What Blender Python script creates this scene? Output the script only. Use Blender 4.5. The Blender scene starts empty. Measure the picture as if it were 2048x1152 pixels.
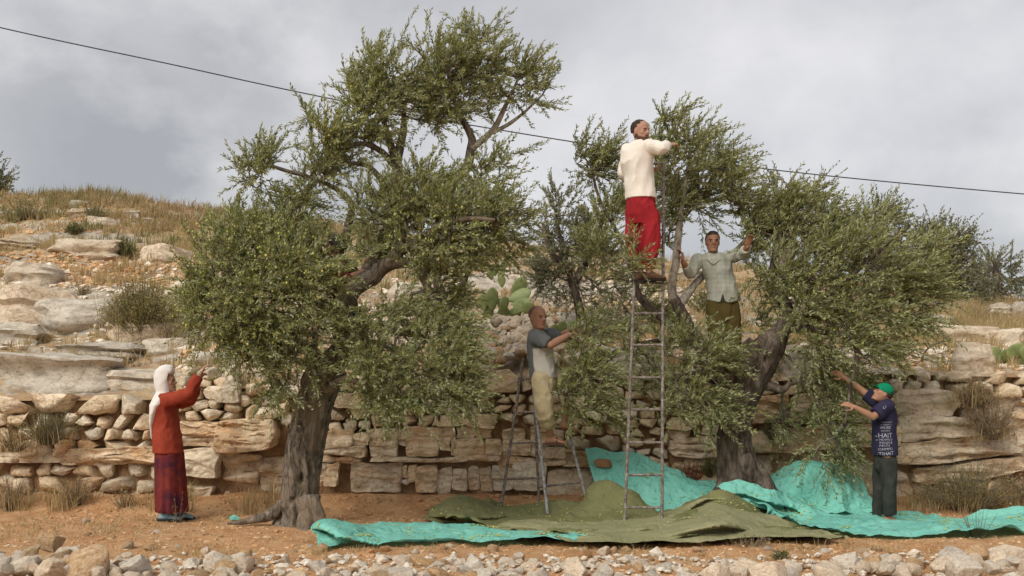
import bpy, bmesh, math, random
import numpy as np
from mathutils import Vector, Matrix
from mathutils.bvhtree import BVHTree

C = bpy.context.scene
COL = C.collection
RNG = np.random.default_rng(7)
random.seed(7)

# ------------------------------------------------------------------ camera
CAMZ, F, HZ = 1.5, 2200.0, 770.0
cam_d = bpy.data.cameras.new('camera'); cam = bpy.data.objects.new('camera', cam_d); COL.objects.link(cam)
cam.location = (0, 0, CAMZ); cam.rotation_euler = (math.radians(90), 0, 0)
cam_d.sensor_width = 36.0; cam_d.lens = 36.0 * F / 2048.0
cam_d.shift_y = (HZ - 576.0) / 2048.0
cam_d.clip_start = 0.1; cam_d.clip_end = 3000.0
C.camera = cam

def P(px, py, D):
    """the point at depth D metres seen at full-size photo coordinates (px, py)"""
    return np.array([(px - 1024.0) / F * D, D, CAMZ + (HZ - py) / F * D])
def DG(py, z=0.0):
    return F * (CAMZ - z) / (py - HZ)

# ------------------------------------------------------------------ light and sky
SUN_EL, SUN_AZ = math.radians(41), math.radians(215)     # azimuth from +Y clockwise: behind the camera, a little to the left
W = bpy.data.worlds.new("World"); C.world = W; W.use_nodes = True
nt = W.node_tree; nt.nodes.clear()
def wn(t, **k):
    n = nt.nodes.new(t)
    for a, b in k.items(): setattr(n, a, b)
    return n
def wl(a, b): nt.links.new(a, b)
out = wn('ShaderNodeOutputWorld'); bg = wn('ShaderNodeBackground'); bg.inputs['Strength'].default_value = 0.1
sky = wn('ShaderNodeTexSky', sky_type='NISHITA'); sky.sun_disc = False
sky.sun_elevation = SUN_EL; sky.sun_rotation = SUN_AZ
tc = wn('ShaderNodeTexCoord')
mp = wn('ShaderNodeMapping'); mp.inputs['Scale'].default_value = (1.0, 1.0, 1.35); mp.inputs['Location'].default_value = (-4.717, 0.796, -2.341)
wl(tc.outputs['Generated'], mp.inputs['Vector'])
n1 = wn('ShaderNodeTexNoise'); n1.inputs['Scale'].default_value = 2.6; n1.inputs['Detail'].default_value = 7; n1.inputs['Roughness'].default_value = 0.52; n1.inputs['Distortion'].default_value = 0.25
n2 = wn('ShaderNodeTexNoise'); n2.inputs['Scale'].default_value = 5.2; n2.inputs['Detail'].default_value = 9; n2.inputs['Roughness'].default_value = 0.55; n2.inputs['Distortion'].default_value = 0.1
wl(mp.outputs['Vector'], n1.inputs['Vector']); wl(mp.outputs['Vector'], n2.inputs['Vector'])
r1 = wn('ShaderNodeValToRGB'); e = r1.color_ramp
e.elements[0].position = 0.34; e.elements[0].color = (0.262, 0.262, 0.270, 1)
e.elements[1].position = 0.66; e.elements[1].color = (0.445, 0.438, 0.445, 1)
wl(n1.outputs['Fac'], r1.inputs['Fac'])
r2 = wn('ShaderNodeValToRGB'); e = r2.color_ramp
e.elements[0].position = 0.47; e.elements[0].color = (0, 0, 0, 1)
e.elements[1].position = 0.72; e.elements[1].color = (1, 1, 1, 1)
wl(n2.outputs['Fac'], r2.inputs['Fac'])
mxc = wn('ShaderNodeMix', data_type='RGBA'); mxc.inputs['B'].default_value = (0.585, 0.57, 0.57, 1)
mm = wn('ShaderNodeMath', operation='MULTIPLY'); mm.inputs[1].default_value = 0.75
wl(r2.outputs['Color'], mm.inputs[0]); wl(mm.outputs[0], mxc.inputs['Factor']); wl(r1.outputs['Color'], mxc.inputs['A'])
gain = wn('ShaderNodeVectorMath', operation='SCALE'); gain.inputs['Scale'].default_value = 6.5
wl(mxc.outputs['Result'], gain.inputs[0])
mxs = wn('ShaderNodeMix', data_type='RGBA'); mxs.inputs['Factor'].default_value = 0.94
wl(sky.outputs['Color'], mxs.inputs['A']); wl(gain.outputs['Vector'], mxs.inputs['B'])
wl(mxs.outputs['Result'], bg.inputs['Color']); wl(bg.outputs['Background'], out.inputs['Surface'])

sd = bpy.data.lights.new('sun', 'SUN'); sd.energy = 1.3; sd.angle = math.radians(40); sd.color = (1.0, 0.95, 0.86)
so = bpy.data.objects.new('sun', sd); COL.objects.link(so)
sv = Vector((math.sin(SUN_AZ) * math.cos(SUN_EL), math.cos(SUN_AZ) * math.cos(SUN_EL), math.sin(SUN_EL)))
so.rotation_euler = sv.to_track_quat('Z', 'Y').to_euler(); so.location = (0, 0, 30)

C.view_settings.view_transform = 'Standard'; C.view_settings.look = 'None'
C.view_settings.exposure = 1.22; C.view_settings.gamma = 1.0; C.view_settings.use_curve_mapping = False
C.render.engine = 'CYCLES'
C.cycles.use_denoising = True
C.cycles.max_bounces = 6; C.cycles.diffuse_bounces = 3; C.cycles.transmission_bounces = 3; C.cycles.transparent_max_bounces = 4
C.cycles.use_adaptive_sampling = True; C.cycles.adaptive_threshold = 0.02

# ------------------------------------------------------------------ noise
def _hash(ix, iy, iz, s):
    h = (ix.astype(np.int64) * 374761393 + iy.astype(np.int64) * 668265263 + iz.astype(np.int64) * 2147483647 + s * 144665) & 0xffffffff
    h = ((h ^ (h >> 13)) * 1274126177) & 0xffffffff
    h = ((h ^ (h >> 16)) * 2246822519) & 0xffffffff
    return ((h ^ (h >> 15)) & 0xffffff) / 16777215.0
def noise(p, s=0):
    p = np.asarray(p, float); i = np.floor(p); f = p - i; f = f * f * (3 - 2 * f)
    i = i.astype(np.int64); r = 0
    for dx in (0, 1):
        for dy in (0, 1):
            for dz in (0, 1):
                w = (f[..., 0] if dx else 1 - f[..., 0]) * (f[..., 1] if dy else 1 - f[..., 1]) * (f[..., 2] if dz else 1 - f[..., 2])
                r = r + w * _hash(i[..., 0] + dx, i[..., 1] + dy, i[..., 2] + dz, s)
    return r * 2 - 1
def fbm(p, o=4, s=0, g=0.5):
    p = np.asarray(p, float); a, t, r = 1.0, 0, 0
    for k in range(o):
        r = r + a * noise(p * (2.03 ** k) + k * 17.3, s + k); t += a; a *= g
    return r / t
def sstep(a, b, x):
    t = np.clip((x - a) / (b - a), 0, 1); return t * t * (3 - 2 * t)
def unit(v):
    v = np.asarray(v, float); n = np.linalg.norm(v, axis=-1, keepdims=True); return v / np.maximum(n, 1e-9)

# ------------------------------------------------------------------ object helpers
def tag(o, label=None, cat=None, group=None, kind=None):
    if label: o['label'] = label
    if cat: o['category'] = cat
    if group: o['group'] = group
    if kind: o['kind'] = kind
    return o
def empty(name, loc, label=None, cat=None, group=None):
    o = bpy.data.objects.new(name, None); COL.objects.link(o); o.location = loc; o.empty_display_size = 0.2
    return tag(o, label, cat, group)
def link(name, me, mat=None, parent=None, kind=None):
    o = bpy.data.objects.new(name, me); COL.objects.link(o)
    if mat is not None and not me.materials: me.materials.append(mat)
    if parent is not None:
        o.parent = parent
        o.matrix_parent_inverse = world_of(parent).inverted()
    if kind: o['kind'] = kind
    return o
def world_of(o):
    m = o.matrix_basis.copy()
    if o.parent is not None: m = world_of(o.parent) @ o.matrix_parent_inverse @ m
    return m
def mesh_arr(name, V, faces_flat, counts, smooth=True, sharp=None):
    """mesh from numpy: V (n,3), flat vertex indices, loop counts per face"""
    me = bpy.data.meshes.new(name)
    V = np.asarray(V, np.float32); L = np.asarray(faces_flat, np.int32).ravel(); cn = np.asarray(counts, np.int32)
    me.vertices.add(len(V)); me.vertices.foreach_set('co', V.ravel())
    me.loops.add(len(L)); me.loops.foreach_set('vertex_index', L)
    me.polygons.add(len(cn)); st = np.zeros(len(cn), np.int32); st[1:] = np.cumsum(cn)[:-1]
    me.polygons.foreach_set('loop_start', st); me.polygons.foreach_set('loop_total', cn)
    me.polygons.foreach_set('use_smooth', np.full(len(cn), smooth))
    me.update(calc_edges=True); me.validate()
    if sharp is not None: me.set_sharp_from_angle(angle=math.radians(sharp))
    return me
def mesh_q(name, V, Q, smooth=True, sharp=None):
    Q = np.asarray(Q); return mesh_arr(name, V, Q.ravel(), np.full(len(Q), Q.shape[1]), smooth, sharp)
def mesh_f(name, V, Fs, smooth=True, sharp=None):
    return mesh_arr(name, V, [i for f in Fs for i in f], [len(f) for f in Fs], smooth, sharp)
def set_attr(me, name, vals):
    a = me.attributes.new(name, 'FLOAT', 'POINT'); a.data.foreach_set('value', np.asarray(vals, np.float32)); return me
def grid_faces(nu, nv):
    i = np.arange(nu - 1)[:, None] * nv + np.arange(nv - 1)[None, :]
    return np.stack([i, i + nv, i + nv + 1, i + 1], -1).reshape(-1, 4)

# ------------------------------------------------------------------ materials
class MN:
    def __init__(s, name):
        s.m = bpy.data.materials.new(name); s.m.use_nodes = True; s.t = s.m.node_tree; s.b = s.t.nodes['Principled BSDF']
        s.out = s.t.nodes['Material Output']
    def n(s, t, **k):
        n = s.t.nodes.new(t)
        for a, b in k.items(): setattr(n, a, b)
        return n
    def l(s, a, b): s.t.links.new(a, b)
    def pos(s, scale=(1, 1, 1), kind='pos', rot=(0, 0, 0)):
        src = s.n('ShaderNodeNewGeometry').outputs['Position'] if kind == 'pos' else s.n('ShaderNodeTexCoord').outputs['Object']
        mp = s.n('ShaderNodeMapping'); mp.inputs['Scale'].default_value = scale; mp.inputs['Rotation'].default_value = rot; s.l(src, mp.inputs['Vector']); return mp.outputs['Vector']
    def noise(s, vec, scale, detail=5, rough=.55, dist=0):
        n = s.n('ShaderNodeTexNoise'); n.inputs['Scale'].default_value = scale; n.inputs['Detail'].default_value = detail
        n.inputs['Roughness'].default_value = rough; n.inputs['Distortion'].default_value = dist; s.l(vec, n.inputs['Vector']); return n.outputs['Fac']
    def ramp(s, fac, pts):
        r = s.n('ShaderNodeValToRGB'); e = r.color_ramp.elements
        while len(e) < len(pts): e.new(0.5)
        for i, (p, c) in enumerate(pts): e[i].position = p; e[i].color = (*c, 1) if len(c) == 3 else c
        s.l(fac, r.inputs['Fac']); return r.outputs['Color']
    def mix(s, fac, a, b, mode='MIX'):
        m = s.n('ShaderNodeMix', data_type='RGBA', blend_type=mode)
        for k, v in (('Factor', fac), ('A', a), ('B', b)):
            if isinstance(v, (int, float)): m.inputs[k].default_value = v
            elif isinstance(v, tuple): m.inputs[k].default_value = (*v, 1)
            else: s.l(v, m.inputs[k])
        return m.outputs['Result']
    def math(s, op, a, b=0.0):
        m = s.n('ShaderNodeMath', operation=op)
        for i, v in enumerate((a, b)):
            if isinstance(v, (int, float)): m.inputs[i].default_value = v
            else: s.l(v, m.inputs[i])
        return m.outputs[0]
    def attr(s, name):
        a = s.n('ShaderNodeAttribute'); a.attribute_name = name; return a.outputs['Fac']
    def rand(s): return s.n('ShaderNodeObjectInfo').outputs['Random']
    def bump(s, h, strength=.5, dist=.02, normal=None):
        b = s.n('ShaderNodeBump'); b.inputs['Strength'].default_value = strength; b.inputs['Distance'].default_value = dist; s.l(h, b.inputs['Height'])
        if normal is not None: s.l(normal, b.inputs['Normal'])
        return b.outputs['Normal']
    def done(s, col=None, rough=.85, normal=None, spec=.3):
        if col is not None:
            if isinstance(col, tuple): s.b.inputs['Base Color'].default_value = (*col, 1)
            else: s.l(col, s.b.inputs['Base Color'])
        s.b.inputs['Roughness'].default_value = rough; s.b.inputs['Specular IOR Level'].default_value = spec
        if normal is not None: s.l(normal, s.b.inputs['Normal'])
        return s.m

def rock_mat(name, light, mid, dark, stain, stain_amt=.5, strata=1.0, kind='pos'):
    m = MN(name); p = m.pos(kind=kind); rnd = m.rand()
    off = m.n('ShaderNodeVectorMath', operation='ADD'); m.l(p, off.inputs[0])
    sc = m.n('ShaderNodeCombineXYZ'); m.l(m.math('MULTIPLY', rnd, 37.0), sc.inputs[0]); m.l(m.math('MULTIPLY', rnd, 11.0), sc.inputs[2]); m.l(sc.outputs[0], off.inputs[1])
    v = off.outputs[0]
    st = m.n('ShaderNodeMapping'); st.inputs['Scale'].default_value = (1, 1, 2.0 * strata); m.l(v, st.inputs['Vector'])
    a = m.noise(st.outputs[0], 5, 6, .62, .3); b = m.noise(v, 22, 5, .65); c = m.noise(v, 2.4, 3, .5); d = m.noise(v, 70, 3, .6)
    col = m.ramp(a, [(.3, dark), (.5, mid), (.68, light)])
    col = m.mix(m.ramp(b, [(.36, (.75, .75, .75)), (.46, (0, 0, 0))]), col, dark)
    sm = m.math('MULTIPLY', m.ramp(c, [(.48, (0, 0, 0)), (.66, (1, 1, 1))]), stain_amt)
    col = m.mix(sm, col, stain)
    tint = m.ramp(rnd, [(0, (.80, .78, .74)), (.3, (1.0, .97, .92)), (.6, (1.12, 1.0, .86)), (.85, (1.0, .9, .76)), (1, (1.08, 1.06, 1.03))])
    col = m.mix(1.0, col, tint, 'MULTIPLY')
    wv = m.n('ShaderNodeVectorMath', operation='MULTIPLY_ADD'); m.l(st.outputs[0], wv.inputs[0]); wv.inputs[1].default_value = (1, 1, 1); nz_ = m.n('ShaderNodeTexNoise'); nz_.inputs['Scale'].default_value = 6; nz_.inputs['Detail'].default_value = 4; m.l(v, nz_.inputs['Vector']); sc2 = m.n('ShaderNodeVectorMath', operation='SCALE'); sc2.inputs['Scale'].default_value = .38; m.l(nz_.outputs['Color'], sc2.inputs[0]); m.l(sc2.outputs['Vector'], wv.inputs[2])
    vo = m.n('ShaderNodeTexVoronoi', feature='DISTANCE_TO_EDGE'); vo.inputs['Scale'].default_value = 3.4; m.l(wv.outputs['Vector'], vo.inputs['Vector'])
    crk = m.ramp(vo.outputs['Distance'], [(.0, (0, 0, 0)), (.05, (1, 1, 1))]); crm = m.math('MULTIPLY', m.math('SUBTRACT', 1.0, crk), m.ramp(c, [(.40, (0, 0, 0)), (.58, (.5, .5, .5))]))
    col = m.mix(crm, col, tuple(x * .45 for x in dark))
    col = m.mix(m.ramp(d, [(.3, (.55, .55, .55)), (.4, (0, 0, 0))]), col, (.10, .09, .075))
    a = m.math('SUBTRACT', a, m.math('MULTIPLY', crm, .35))
    n1 = m.bump(a, .65, .05); n2 = m.bump(b, .65, .018, n1); n3 = m.bump(d, .35, .005, n2)
    return m.done(col, .92, n3, .15)
MAT = {}
MAT['limestone'] = rock_mat('limestone', (.80, .74, .63), (.70, .63, .51), (.40, .335, .25), (.56, .36, .20), .35)
MAT['bedrock'] = rock_mat('bedrock', (.76, .69, .57), (.64, .555, .435), (.33, .26, .18), (.52, .31, .15), .55, 1.1)
MAT['pale_stone'] = rock_mat('pale_stone', (.86, .81, .73), (.79, .72, .625), (.56, .485, .40), (.66, .48, .32), .35, .6, 'obj')
MAT['tan_stone'] = rock_mat('tan_stone', (.74, .58, .41), (.64, .47, .30), (.42, .28, .16), (.52, .30, .13), .5, .6, 'obj')
MAT['orange_stone'] = rock_mat('orange_stone', (.66, .43, .25), (.58, .34, .175), (.38, .20, .09), (.46, .22, .09), .4, .6, 'obj')
MAT['grey_rock'] = rock_mat('grey_rock', (.68, .635, .565), (.55, .505, .435), (.32, .285, .24), (.48, .36, .24), .35, 1.1)

m = MN('red_soil'); v = m.pos(); a = m.noise(v, 3, 6, .6); b = m.noise(v, 30, 6, .7); c = m.noise(v, 120, 4, .7)
col = m.ramp(a, [(.3, (.38, .18, .075)), (.5, (.52, .285, .135)), (.7, (.60, .39, .22))])
col = m.mix(m.ramp(b, [(.48, (0, 0, 0)), (.66, (.8, .8, .8))]), col, (.56, .39, .23))
col = m.mix(m.ramp(c, [(.36, (.6, .6, .6)), (.46, (0, 0, 0))]), col, (.30, .145, .06))
MAT['soil'] = m.done(col, .96, m.bump(c, .45, .012, m.bump(b, .55, .025)), .1)

m = MN('hillside_ground'); v = m.pos(); a = m.noise(v, .9, 6, .6); b = m.noise(v, 9, 6, .65); c = m.noise(v, 40, 4, .65)
geo = m.n('ShaderNodeNewGeometry'); sx = m.n('ShaderNodeSeparateXYZ'); m.l(geo.outputs['True Normal'], sx.inputs[0])
soil = m.ramp(a, [(.32, (.30, .165, .08)), (.5, (.42, .28, .15)), (.66, (.46, .35, .20))])
soil = m.mix(m.ramp(b, [(.5, (0, 0, 0)), (.68, (.7, .7, .7))]), soil, (.50, .39, .26))
vs = m.pos((1, 1, 3.5)); ra = m.noise(vs, 4.5, 7, .62, .3)
rock = m.ramp(ra, [(.3, (.25, .215, .17)), (.5, (.45, .40, .325)), (.7, (.60, .55, .47))])
rock = m.mix(m.ramp(b, [(.34, (.7, .7, .7)), (.46, (0, 0, 0))]), rock, (.22, .17, .12))
steep = m.math('ADD', sx.outputs['Z'], m.math('MULTIPLY', m.math('SUBTRACT', b, .5), .35))
steep = m.math('ADD', steep, m.math('MULTIPLY', m.math('SUBTRACT', a, .5), .55))
col = m.mix(m.ramp(steep, [(.78, (0, 0, 0)), (.90, (1, 1, 1))]), rock, soil)
MAT['hill'] = m.done(col, .95, m.bump(c, .5, .02, m.bump(b, .7, .06, m.bump(ra, .5, .08))), .12)

m = MN('wall_core_earth'); v = m.pos(); a = m.noise(v, 6, 6, .65); b = m.noise(v, 40, 4, .6)
MAT['core'] = m.done(m.ramp(a, [(.3, (.22, .13, .07)), (.6, (.38, .24, .13)), (.75, (.48, .33, .20))]), .97, m.bump(b, .7, .03, m.bump(a, .8, .08)), .05)

def leaf_mat(name, dark, light, back, trans=.25):
    m = MN(name); va = m.attr('var'); col = m.ramp(va, [(0, dark), (.8, light), (1, tuple(min(1, c * 1.35) for c in light))])
    g = m.n('ShaderNodeNewGeometry'); col = m.mix(g.outputs['Backfacing'], col, m.mix(.55, col, back))
    m.done(col, .5, None, .35)
    tr = m.n('ShaderNodeBsdfTranslucent'); m.l(m.mix(1.0, col, (1.2, 1.15, .6), 'MULTIPLY'), tr.inputs['Color'])
    ms = m.n('ShaderNodeMixShader'); ms.inputs[0].default_value = trans
    m.l(m.b.outputs[0], ms.inputs[1]); m.l(tr.outputs[0], ms.inputs[2]); m.l(ms.outputs[0], m.out.inputs['Surface'])
    return m.m
MAT['olive_leaf'] = leaf_mat('olive_leaf', (.098, .118, .032), (.285, .302, .095), (.56, .58, .38), .32)
MAT['olive_leaf_far'] = leaf_mat('olive_leaf_far', (.105, .112, .055), (.20, .20, .105), (.33, .34, .24))
MAT['dry_blade'] = leaf_mat('dry_blade', (.26, .17, .075), (.52, .40, .22), (.5, .4, .24), .3)
MAT['green_blade'] = leaf_mat('green_blade', (.10, .105, .035), (.24, .225, .085), (.26, .25, .12), .3)
MAT['shrub_leaf'] = leaf_mat('shrub_leaf', (.15, .13, .04), (.34, .285, .095), (.36, .31, .14), .3)
MAT['dry_brown'] = leaf_mat('dry_brown', (.22, .145, .075), (.46, .34, .20), (.4, .3, .17), .25)
MAT['red_leaf'] = leaf_mat('red_leaf', (.16, .03, .02), (.30, .12, .04), (.3, .1, .06), .3)

m = MN('olive_bark'); v = m.pos((1, 1, .40)); a = m.noise(v, 20, 8, .72, .6); b = m.noise(m.pos(), 60, 4, .6); c = m.noise(m.pos(), 3.5, 4, .55)
col = m.ramp(a, [(.36, (.04, .03, .023)), (.47, (.14, .112, .085)), (.62, (.31, .265, .215))])
col = m.mix(m.ramp(c, [(.45, (0, 0, 0)), (.7, (.7, .7, .7))]), col, (.30, .22, .145))
MAT['bark'] = m.done(col, .93, m.bump(b, .5, .01, m.bump(a, 1.0, .05)), .15)
m = MN('dark_bark'); v = m.pos((1, 1, .3)); a = m.noise(v, 15, 7, .65, .5); b = m.noise(m.pos(), 60, 4, .6)
MAT['dark_bark'] = m.done(m.ramp(a, [(.32, (.035, .026, .02)), (.5, (.11, .085, .065)), (.68, (.23, .19, .15))]), .93, m.bump(b, .5, .01, m.bump(a, 1.0, .05)), .15)
m = MN('grey_branch_bark'); a = m.noise(m.pos((1, 1, .5)), 25, 5, .6); b = m.noise(m.pos(), 9, 3, .5)
col = m.ramp(a, [(.35, (.17, .14, .11)), (.5, (.36, .32, .26)), (.65, (.47, .43, .36))])
MAT['branch'] = m.done(col, .9, m.bump(a, .6, .01), .15)
m = MN('twig_bark'); a = m.noise(m.pos(), 20, 3, .6)
MAT['twig'] = m.done(m.ramp(a, [(.3, (.10, .08, .06)), (.7, (.24, .205, .16))]), .9, None, .15)
m = MN('olive_skin'); MAT['olive'] = m.done(m.ramp(m.attr('var'), [(0, (.26, .30, .07)), (.7, (.42, .43, .12)), (1, (.52, .46, .16))]), .4, None, .4)

def net_mat(name, c0, c1, cd, trans, rough=.55):
    m = MN(name); v = m.pos(); a = m.noise(v, 2.2, 5, .6); b = m.noise(v, 14, 5, .65); c = m.noise(v, 240, 2, .5); d = m.noise(v, 34, 3, .6)
    col = m.mix(m.ramp(a, [(.35, (0, 0, 0)), (.65, (1, 1, 1))]), c0, c1)
    col = m.mix(m.ramp(b, [(.56, (0, 0, 0)), (.74, (.45, .45, .45))]), col, cd)
    col = m.mix(m.ramp(d, [(.70, (0, 0, 0)), (.76, (.8, .8, .8))]), col, (.09, .10, .06))
    f1 = m.noise(m.pos((1.6, .8, 1.3), rot=(0, 0, .5)), 3.4, 3, .5, .8); f2 = m.noise(m.pos((.8, 1.7, 1.1), rot=(0, 0, -.35)), 5.5, 3, .5, .6)
    k1 = m.math('ABSOLUTE', m.math('SUBTRACT', f1, .5)); k2 = m.math('ABSOLUTE', m.math('SUBTRACT', f2, .5)); kk = m.math('MINIMUM', m.math('MULTIPLY', k1, 6.0), m.math('MULTIPLY', k2, 6.0)); kk = m.math('MINIMUM', kk, .6)
    m.done(col, rough, m.bump(c, .15, .002, m.bump(b, .35, .015, m.bump(kk, .55, .03))), .3)
    tr = m.n('ShaderNodeBsdfTranslucent'); m.l(col, tr.inputs['Color']); ms = m.n('ShaderNodeMixShader'); ms.inputs[0].default_value = trans
    m.l(m.b.outputs[0], ms.inputs[1]); m.l(tr.outputs[0], ms.inputs[2]); m.l(ms.outputs[0], m.out.inputs['Surface'])
    return m.m
MAT['aqua'] = net_mat('aqua_net', (.175, .53, .435), (.24, .62, .51), (.27, .53, .42), .18)
MAT['olive_net_pale'] = net_mat('pale_olive_net', (.24, .24, .115), (.32, .30, .165), (.36, .32, .20), .12, .85)
MAT['olive_net'] = net_mat('olive_net', (.15, .16, .06), (.205, .20, .09), (.27, .24, .12), .12, .85)

m = MN('rusty_steel'); v = m.pos(); a = m.noise(v, 22, 5, .65); b = m.noise(v, 7, 3, .5); c = m.noise(v, 90, 2, .5)
col = m.ramp(a, [(.36, (.085, .058, .046)), (.5, (.155, .122, .10)), (.62, (.25, .225, .20))])
col = m.mix(m.ramp(c, [(.62, (0, 0, 0)), (.68, (.9, .9, .9))]), col, (.55, .52, .47))
MAT['rust'] = m.done(col, .65, m.bump(a, .3, .003), .35)
m = MN('grey_steel'); v = m.pos(); a = m.noise(v, 25, 5, .65); c = m.noise(v, 80, 2, .5)
col = m.ramp(a, [(.36, (.13, .10, .085)), (.5, (.24, .235, .23)), (.65, (.34, .35, .35))])
col = m.mix(m.ramp(c, [(.64, (0, 0, 0)), (.69, (.8, .8, .8))]), col, (.6, .58, .53))
MAT['steel'] = m.done(col, .5, m.bump(a, .3, .003), .4)
m = MN('black_cable'); MAT['cable'] = m.done((.035, .036, .04), .6, None, .3)
m = MN('cactus_skin'); v = m.pos(kind='obj'); a = m.noise(m.pos(), 7, 4, .6)
vo = m.n('ShaderNodeTexVoronoi'); vo.inputs['Scale'].default_value = 26; m.l(m.pos(), vo.inputs['Vector'])
col = m.ramp(a, [(.3, (.16, .205, .07)), (.6, (.27, .315, .125)), (.75, (.36, .36, .17))])
col = m.mix(m.ramp(vo.outputs['Distance'], [(.07, (.8, .8, .8)), (.12, (0, 0, 0))]), col, (.16, .14, .06))
MAT['cactus'] = m.done(col, .55, m.bump(a, .3, .02), .35)
# ------------------------------------------------------------------ terrain
def zt_of(px):   # height of the terrace wall's top
    py = np.interp(px, [-400, 0, 300, 370, 560, 800, 1000, 1240, 1450, 1560, 1780, 1900, 2050, 2500], [792, 792, 790, 770, 765, 772, 760, 748, 750, 752, 738, 742, 745, 745])
    return CAMZ + (HZ - py) / 165.0
SKX = [-600, 0, 160, 300, 450, 700, 1000, 1200, 1400, 1600, 1800, 2048, 2700]
SKY = [402, 401, 398, 414, 428, 452, 482, 505, 528, 556, 580, 606, 640]
YW = 13.42
def hill(x, y):
    x = np.asarray(x, float); y = np.asarray(y, float); px = x / y * F + 1024
    zt = zt_of(px) - 0.06; zs = CAMZ + (HZ - np.interp(px, SKX, SKY)) / F * 26.0
    t = np.clip((y - YW) / (26.0 - YW), 0, 1.0)
    f = np.interp(t, [0, .2, .365, .52, .68, 1], [0, .15, .38, .53, .63, 1.0])
    w = sstep(700, 1500, px); f = f * (1 - w) + np.interp(t, [0, .3, .6, 1], [0, .30, .62, 1]) * w
    p = np.stack([x, y, 0 * x], -1)
    z = zt + (zs - zt) * f + 0.20 * fbm(p * .55, 4, 3) * sstep(0, .1, t)
    s = 0.60; q = z / s + 0.9 * fbm(p * .35 + 5, 3, 9); fr = q - np.floor(q)
    zz = (np.floor(q) + sstep(.0, .30, fr) * .75 + fr * .25) * s - 0.9 * s * fbm(p * .35 + 5, 3, 9)
    amt = 0.8 * sstep(.01, .07, t) * (1 - sstep(.80, .95, t) * .7) * np.clip(.55 + 1.2 * fbm(p * .3 + 40, 2, 21), .1, 1)
    z = z * (1 - amt) + zz * amt
    z = z + 0.05 * fbm(p * 4.0, 4, 31) * sstep(0, .05, t) + .025 * fbm(p * 13.0, 3, 37) * sstep(0, .03, t)
    z = z - np.clip(y - 26.5, 0, None) * 0.10
    return z
def on_hill(px, py, d0=13.5, d1=34.0):
    D = np.linspace(d0, d1, 700); x = (px - 1024.0) / F * D
    pys = HZ - (hill(x, D) - CAMZ) * F / D
    k = np.nonzero(pys <= py)[0]
    d = D[k[0]] if len(k) else None
    if d is None: return None
    return np.array([(px - 1024.0) / F * d, d, float(hill(np.array([(px - 1024.0) / F * d]), np.array([d]))[0])])

def field_z(x, y):
    p = np.stack([x, y, 0 * x], -1); px = x / y * F + 1024
    z = 0.030 * fbm(p * 1.7, 3, 50) + .020 * fbm(p * 8, 3, 51) + .012 * np.abs(fbm(p * 24, 2, 52))
    z = z + sstep(12.6, 13.4, y) * 0.17 - sstep(9.0, 7.4, y) * .14
    return z
px = np.arange(-620, 2700, 5.0); ys = np.concatenate([np.arange(13.38, 20, .05), np.arange(20, 27, .075), np.arange(27, 48, .8)])
PX, YY = np.meshgrid(px, ys, indexing='ij'); XX = (PX - 1024) / F * YY
me = mesh_q('hillside', np.stack([XX, YY, hill(XX, YY)], -1).reshape(-1, 3), grid_faces(len(px), len(ys)))
tag(link('hillside', me, MAT['hill']), kind='structure')
xs = np.arange(-9.5, 9.5, .035); ys = np.arange(6.2, 13.95, .035)
XX, YY = np.meshgrid(xs, ys, indexing='ij')
me = mesh_q('soil_field', np.stack([XX, YY, field_z(XX, YY)], -1).reshape(-1, 3), grid_faces(len(xs), len(ys)))
tag(link('soil_field', me, MAT['soil']), kind='structure')
n = 60; xs = np.linspace(-900, 900, n); XX, YY = np.meshgrid(xs, np.linspace(-300, 1500, n), indexing='ij')
me = mesh_q('ground', np.stack([XX, YY, -0.30 + 0 * XX], -1).reshape(-1, 3), grid_faces(n, n))
tag(link('ground', me, MAT['soil']), kind='structure')

# ------------------------------------------------------------------ stones
def ico(sub):
    bm = bmesh.new(); bmesh.ops.create_icosphere(bm, subdivisions=sub, radius=1.0)
    V = np.array([v.co[:] for v in bm.verts]); Fc = np.array([[v.index for v in f.verts] for f in bm.faces]); bm.free(); return V, Fc
ICO = {k: ico(k) for k in (1, 2, 3, 4)}
def boulder_mesh(seed, sub=3, cuts=11, rough=.10, box=.0, name='stone'):
    r = np.random.default_rng(seed); V, Fc = ICO[sub]; V = V.copy()
    N = unit(r.normal(size=(cuts, 3))); d = r.uniform(.50, .86, cuts)
    if box: N = np.concatenate([N, np.array([[0, 0, 1], [0, 0, -1], [1, .1, 0], [-1, 0, .1], [0, 1, 0], [0, -1, .1.real]]) + r.normal(size=(6, 3)) * .10]); N = unit(N); d = np.concatenate([d, np.full(6, box)])
    for n_, d_ in zip(N, d):
        dt = V @ n_; k = dt > d_; V[k] = V[k] - np.outer(dt[k] - d_, n_) * .92
    nv = unit(V)
    V = V + nv * (rough * fbm(V * 2.2 + seed, 3, seed)[:, None] + rough * .45 * fbm(V * 7 + seed, 2, seed + 5)[:, None])
    V /= np.abs(V).max(0)
    return mesh_q(name, V, Fc, True, 38)
LIB = [boulder_mesh(100 + i, 4 if i < 7 else 3, 9 + i % 5, .075, .72 if i % 2 else 0) for i in range(14)]
LIBS = [boulder_mesh(200 + i, 2, 8, .10, .72 if i % 2 else 0) for i in range(10)]
MESHCACHE = {}
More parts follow.
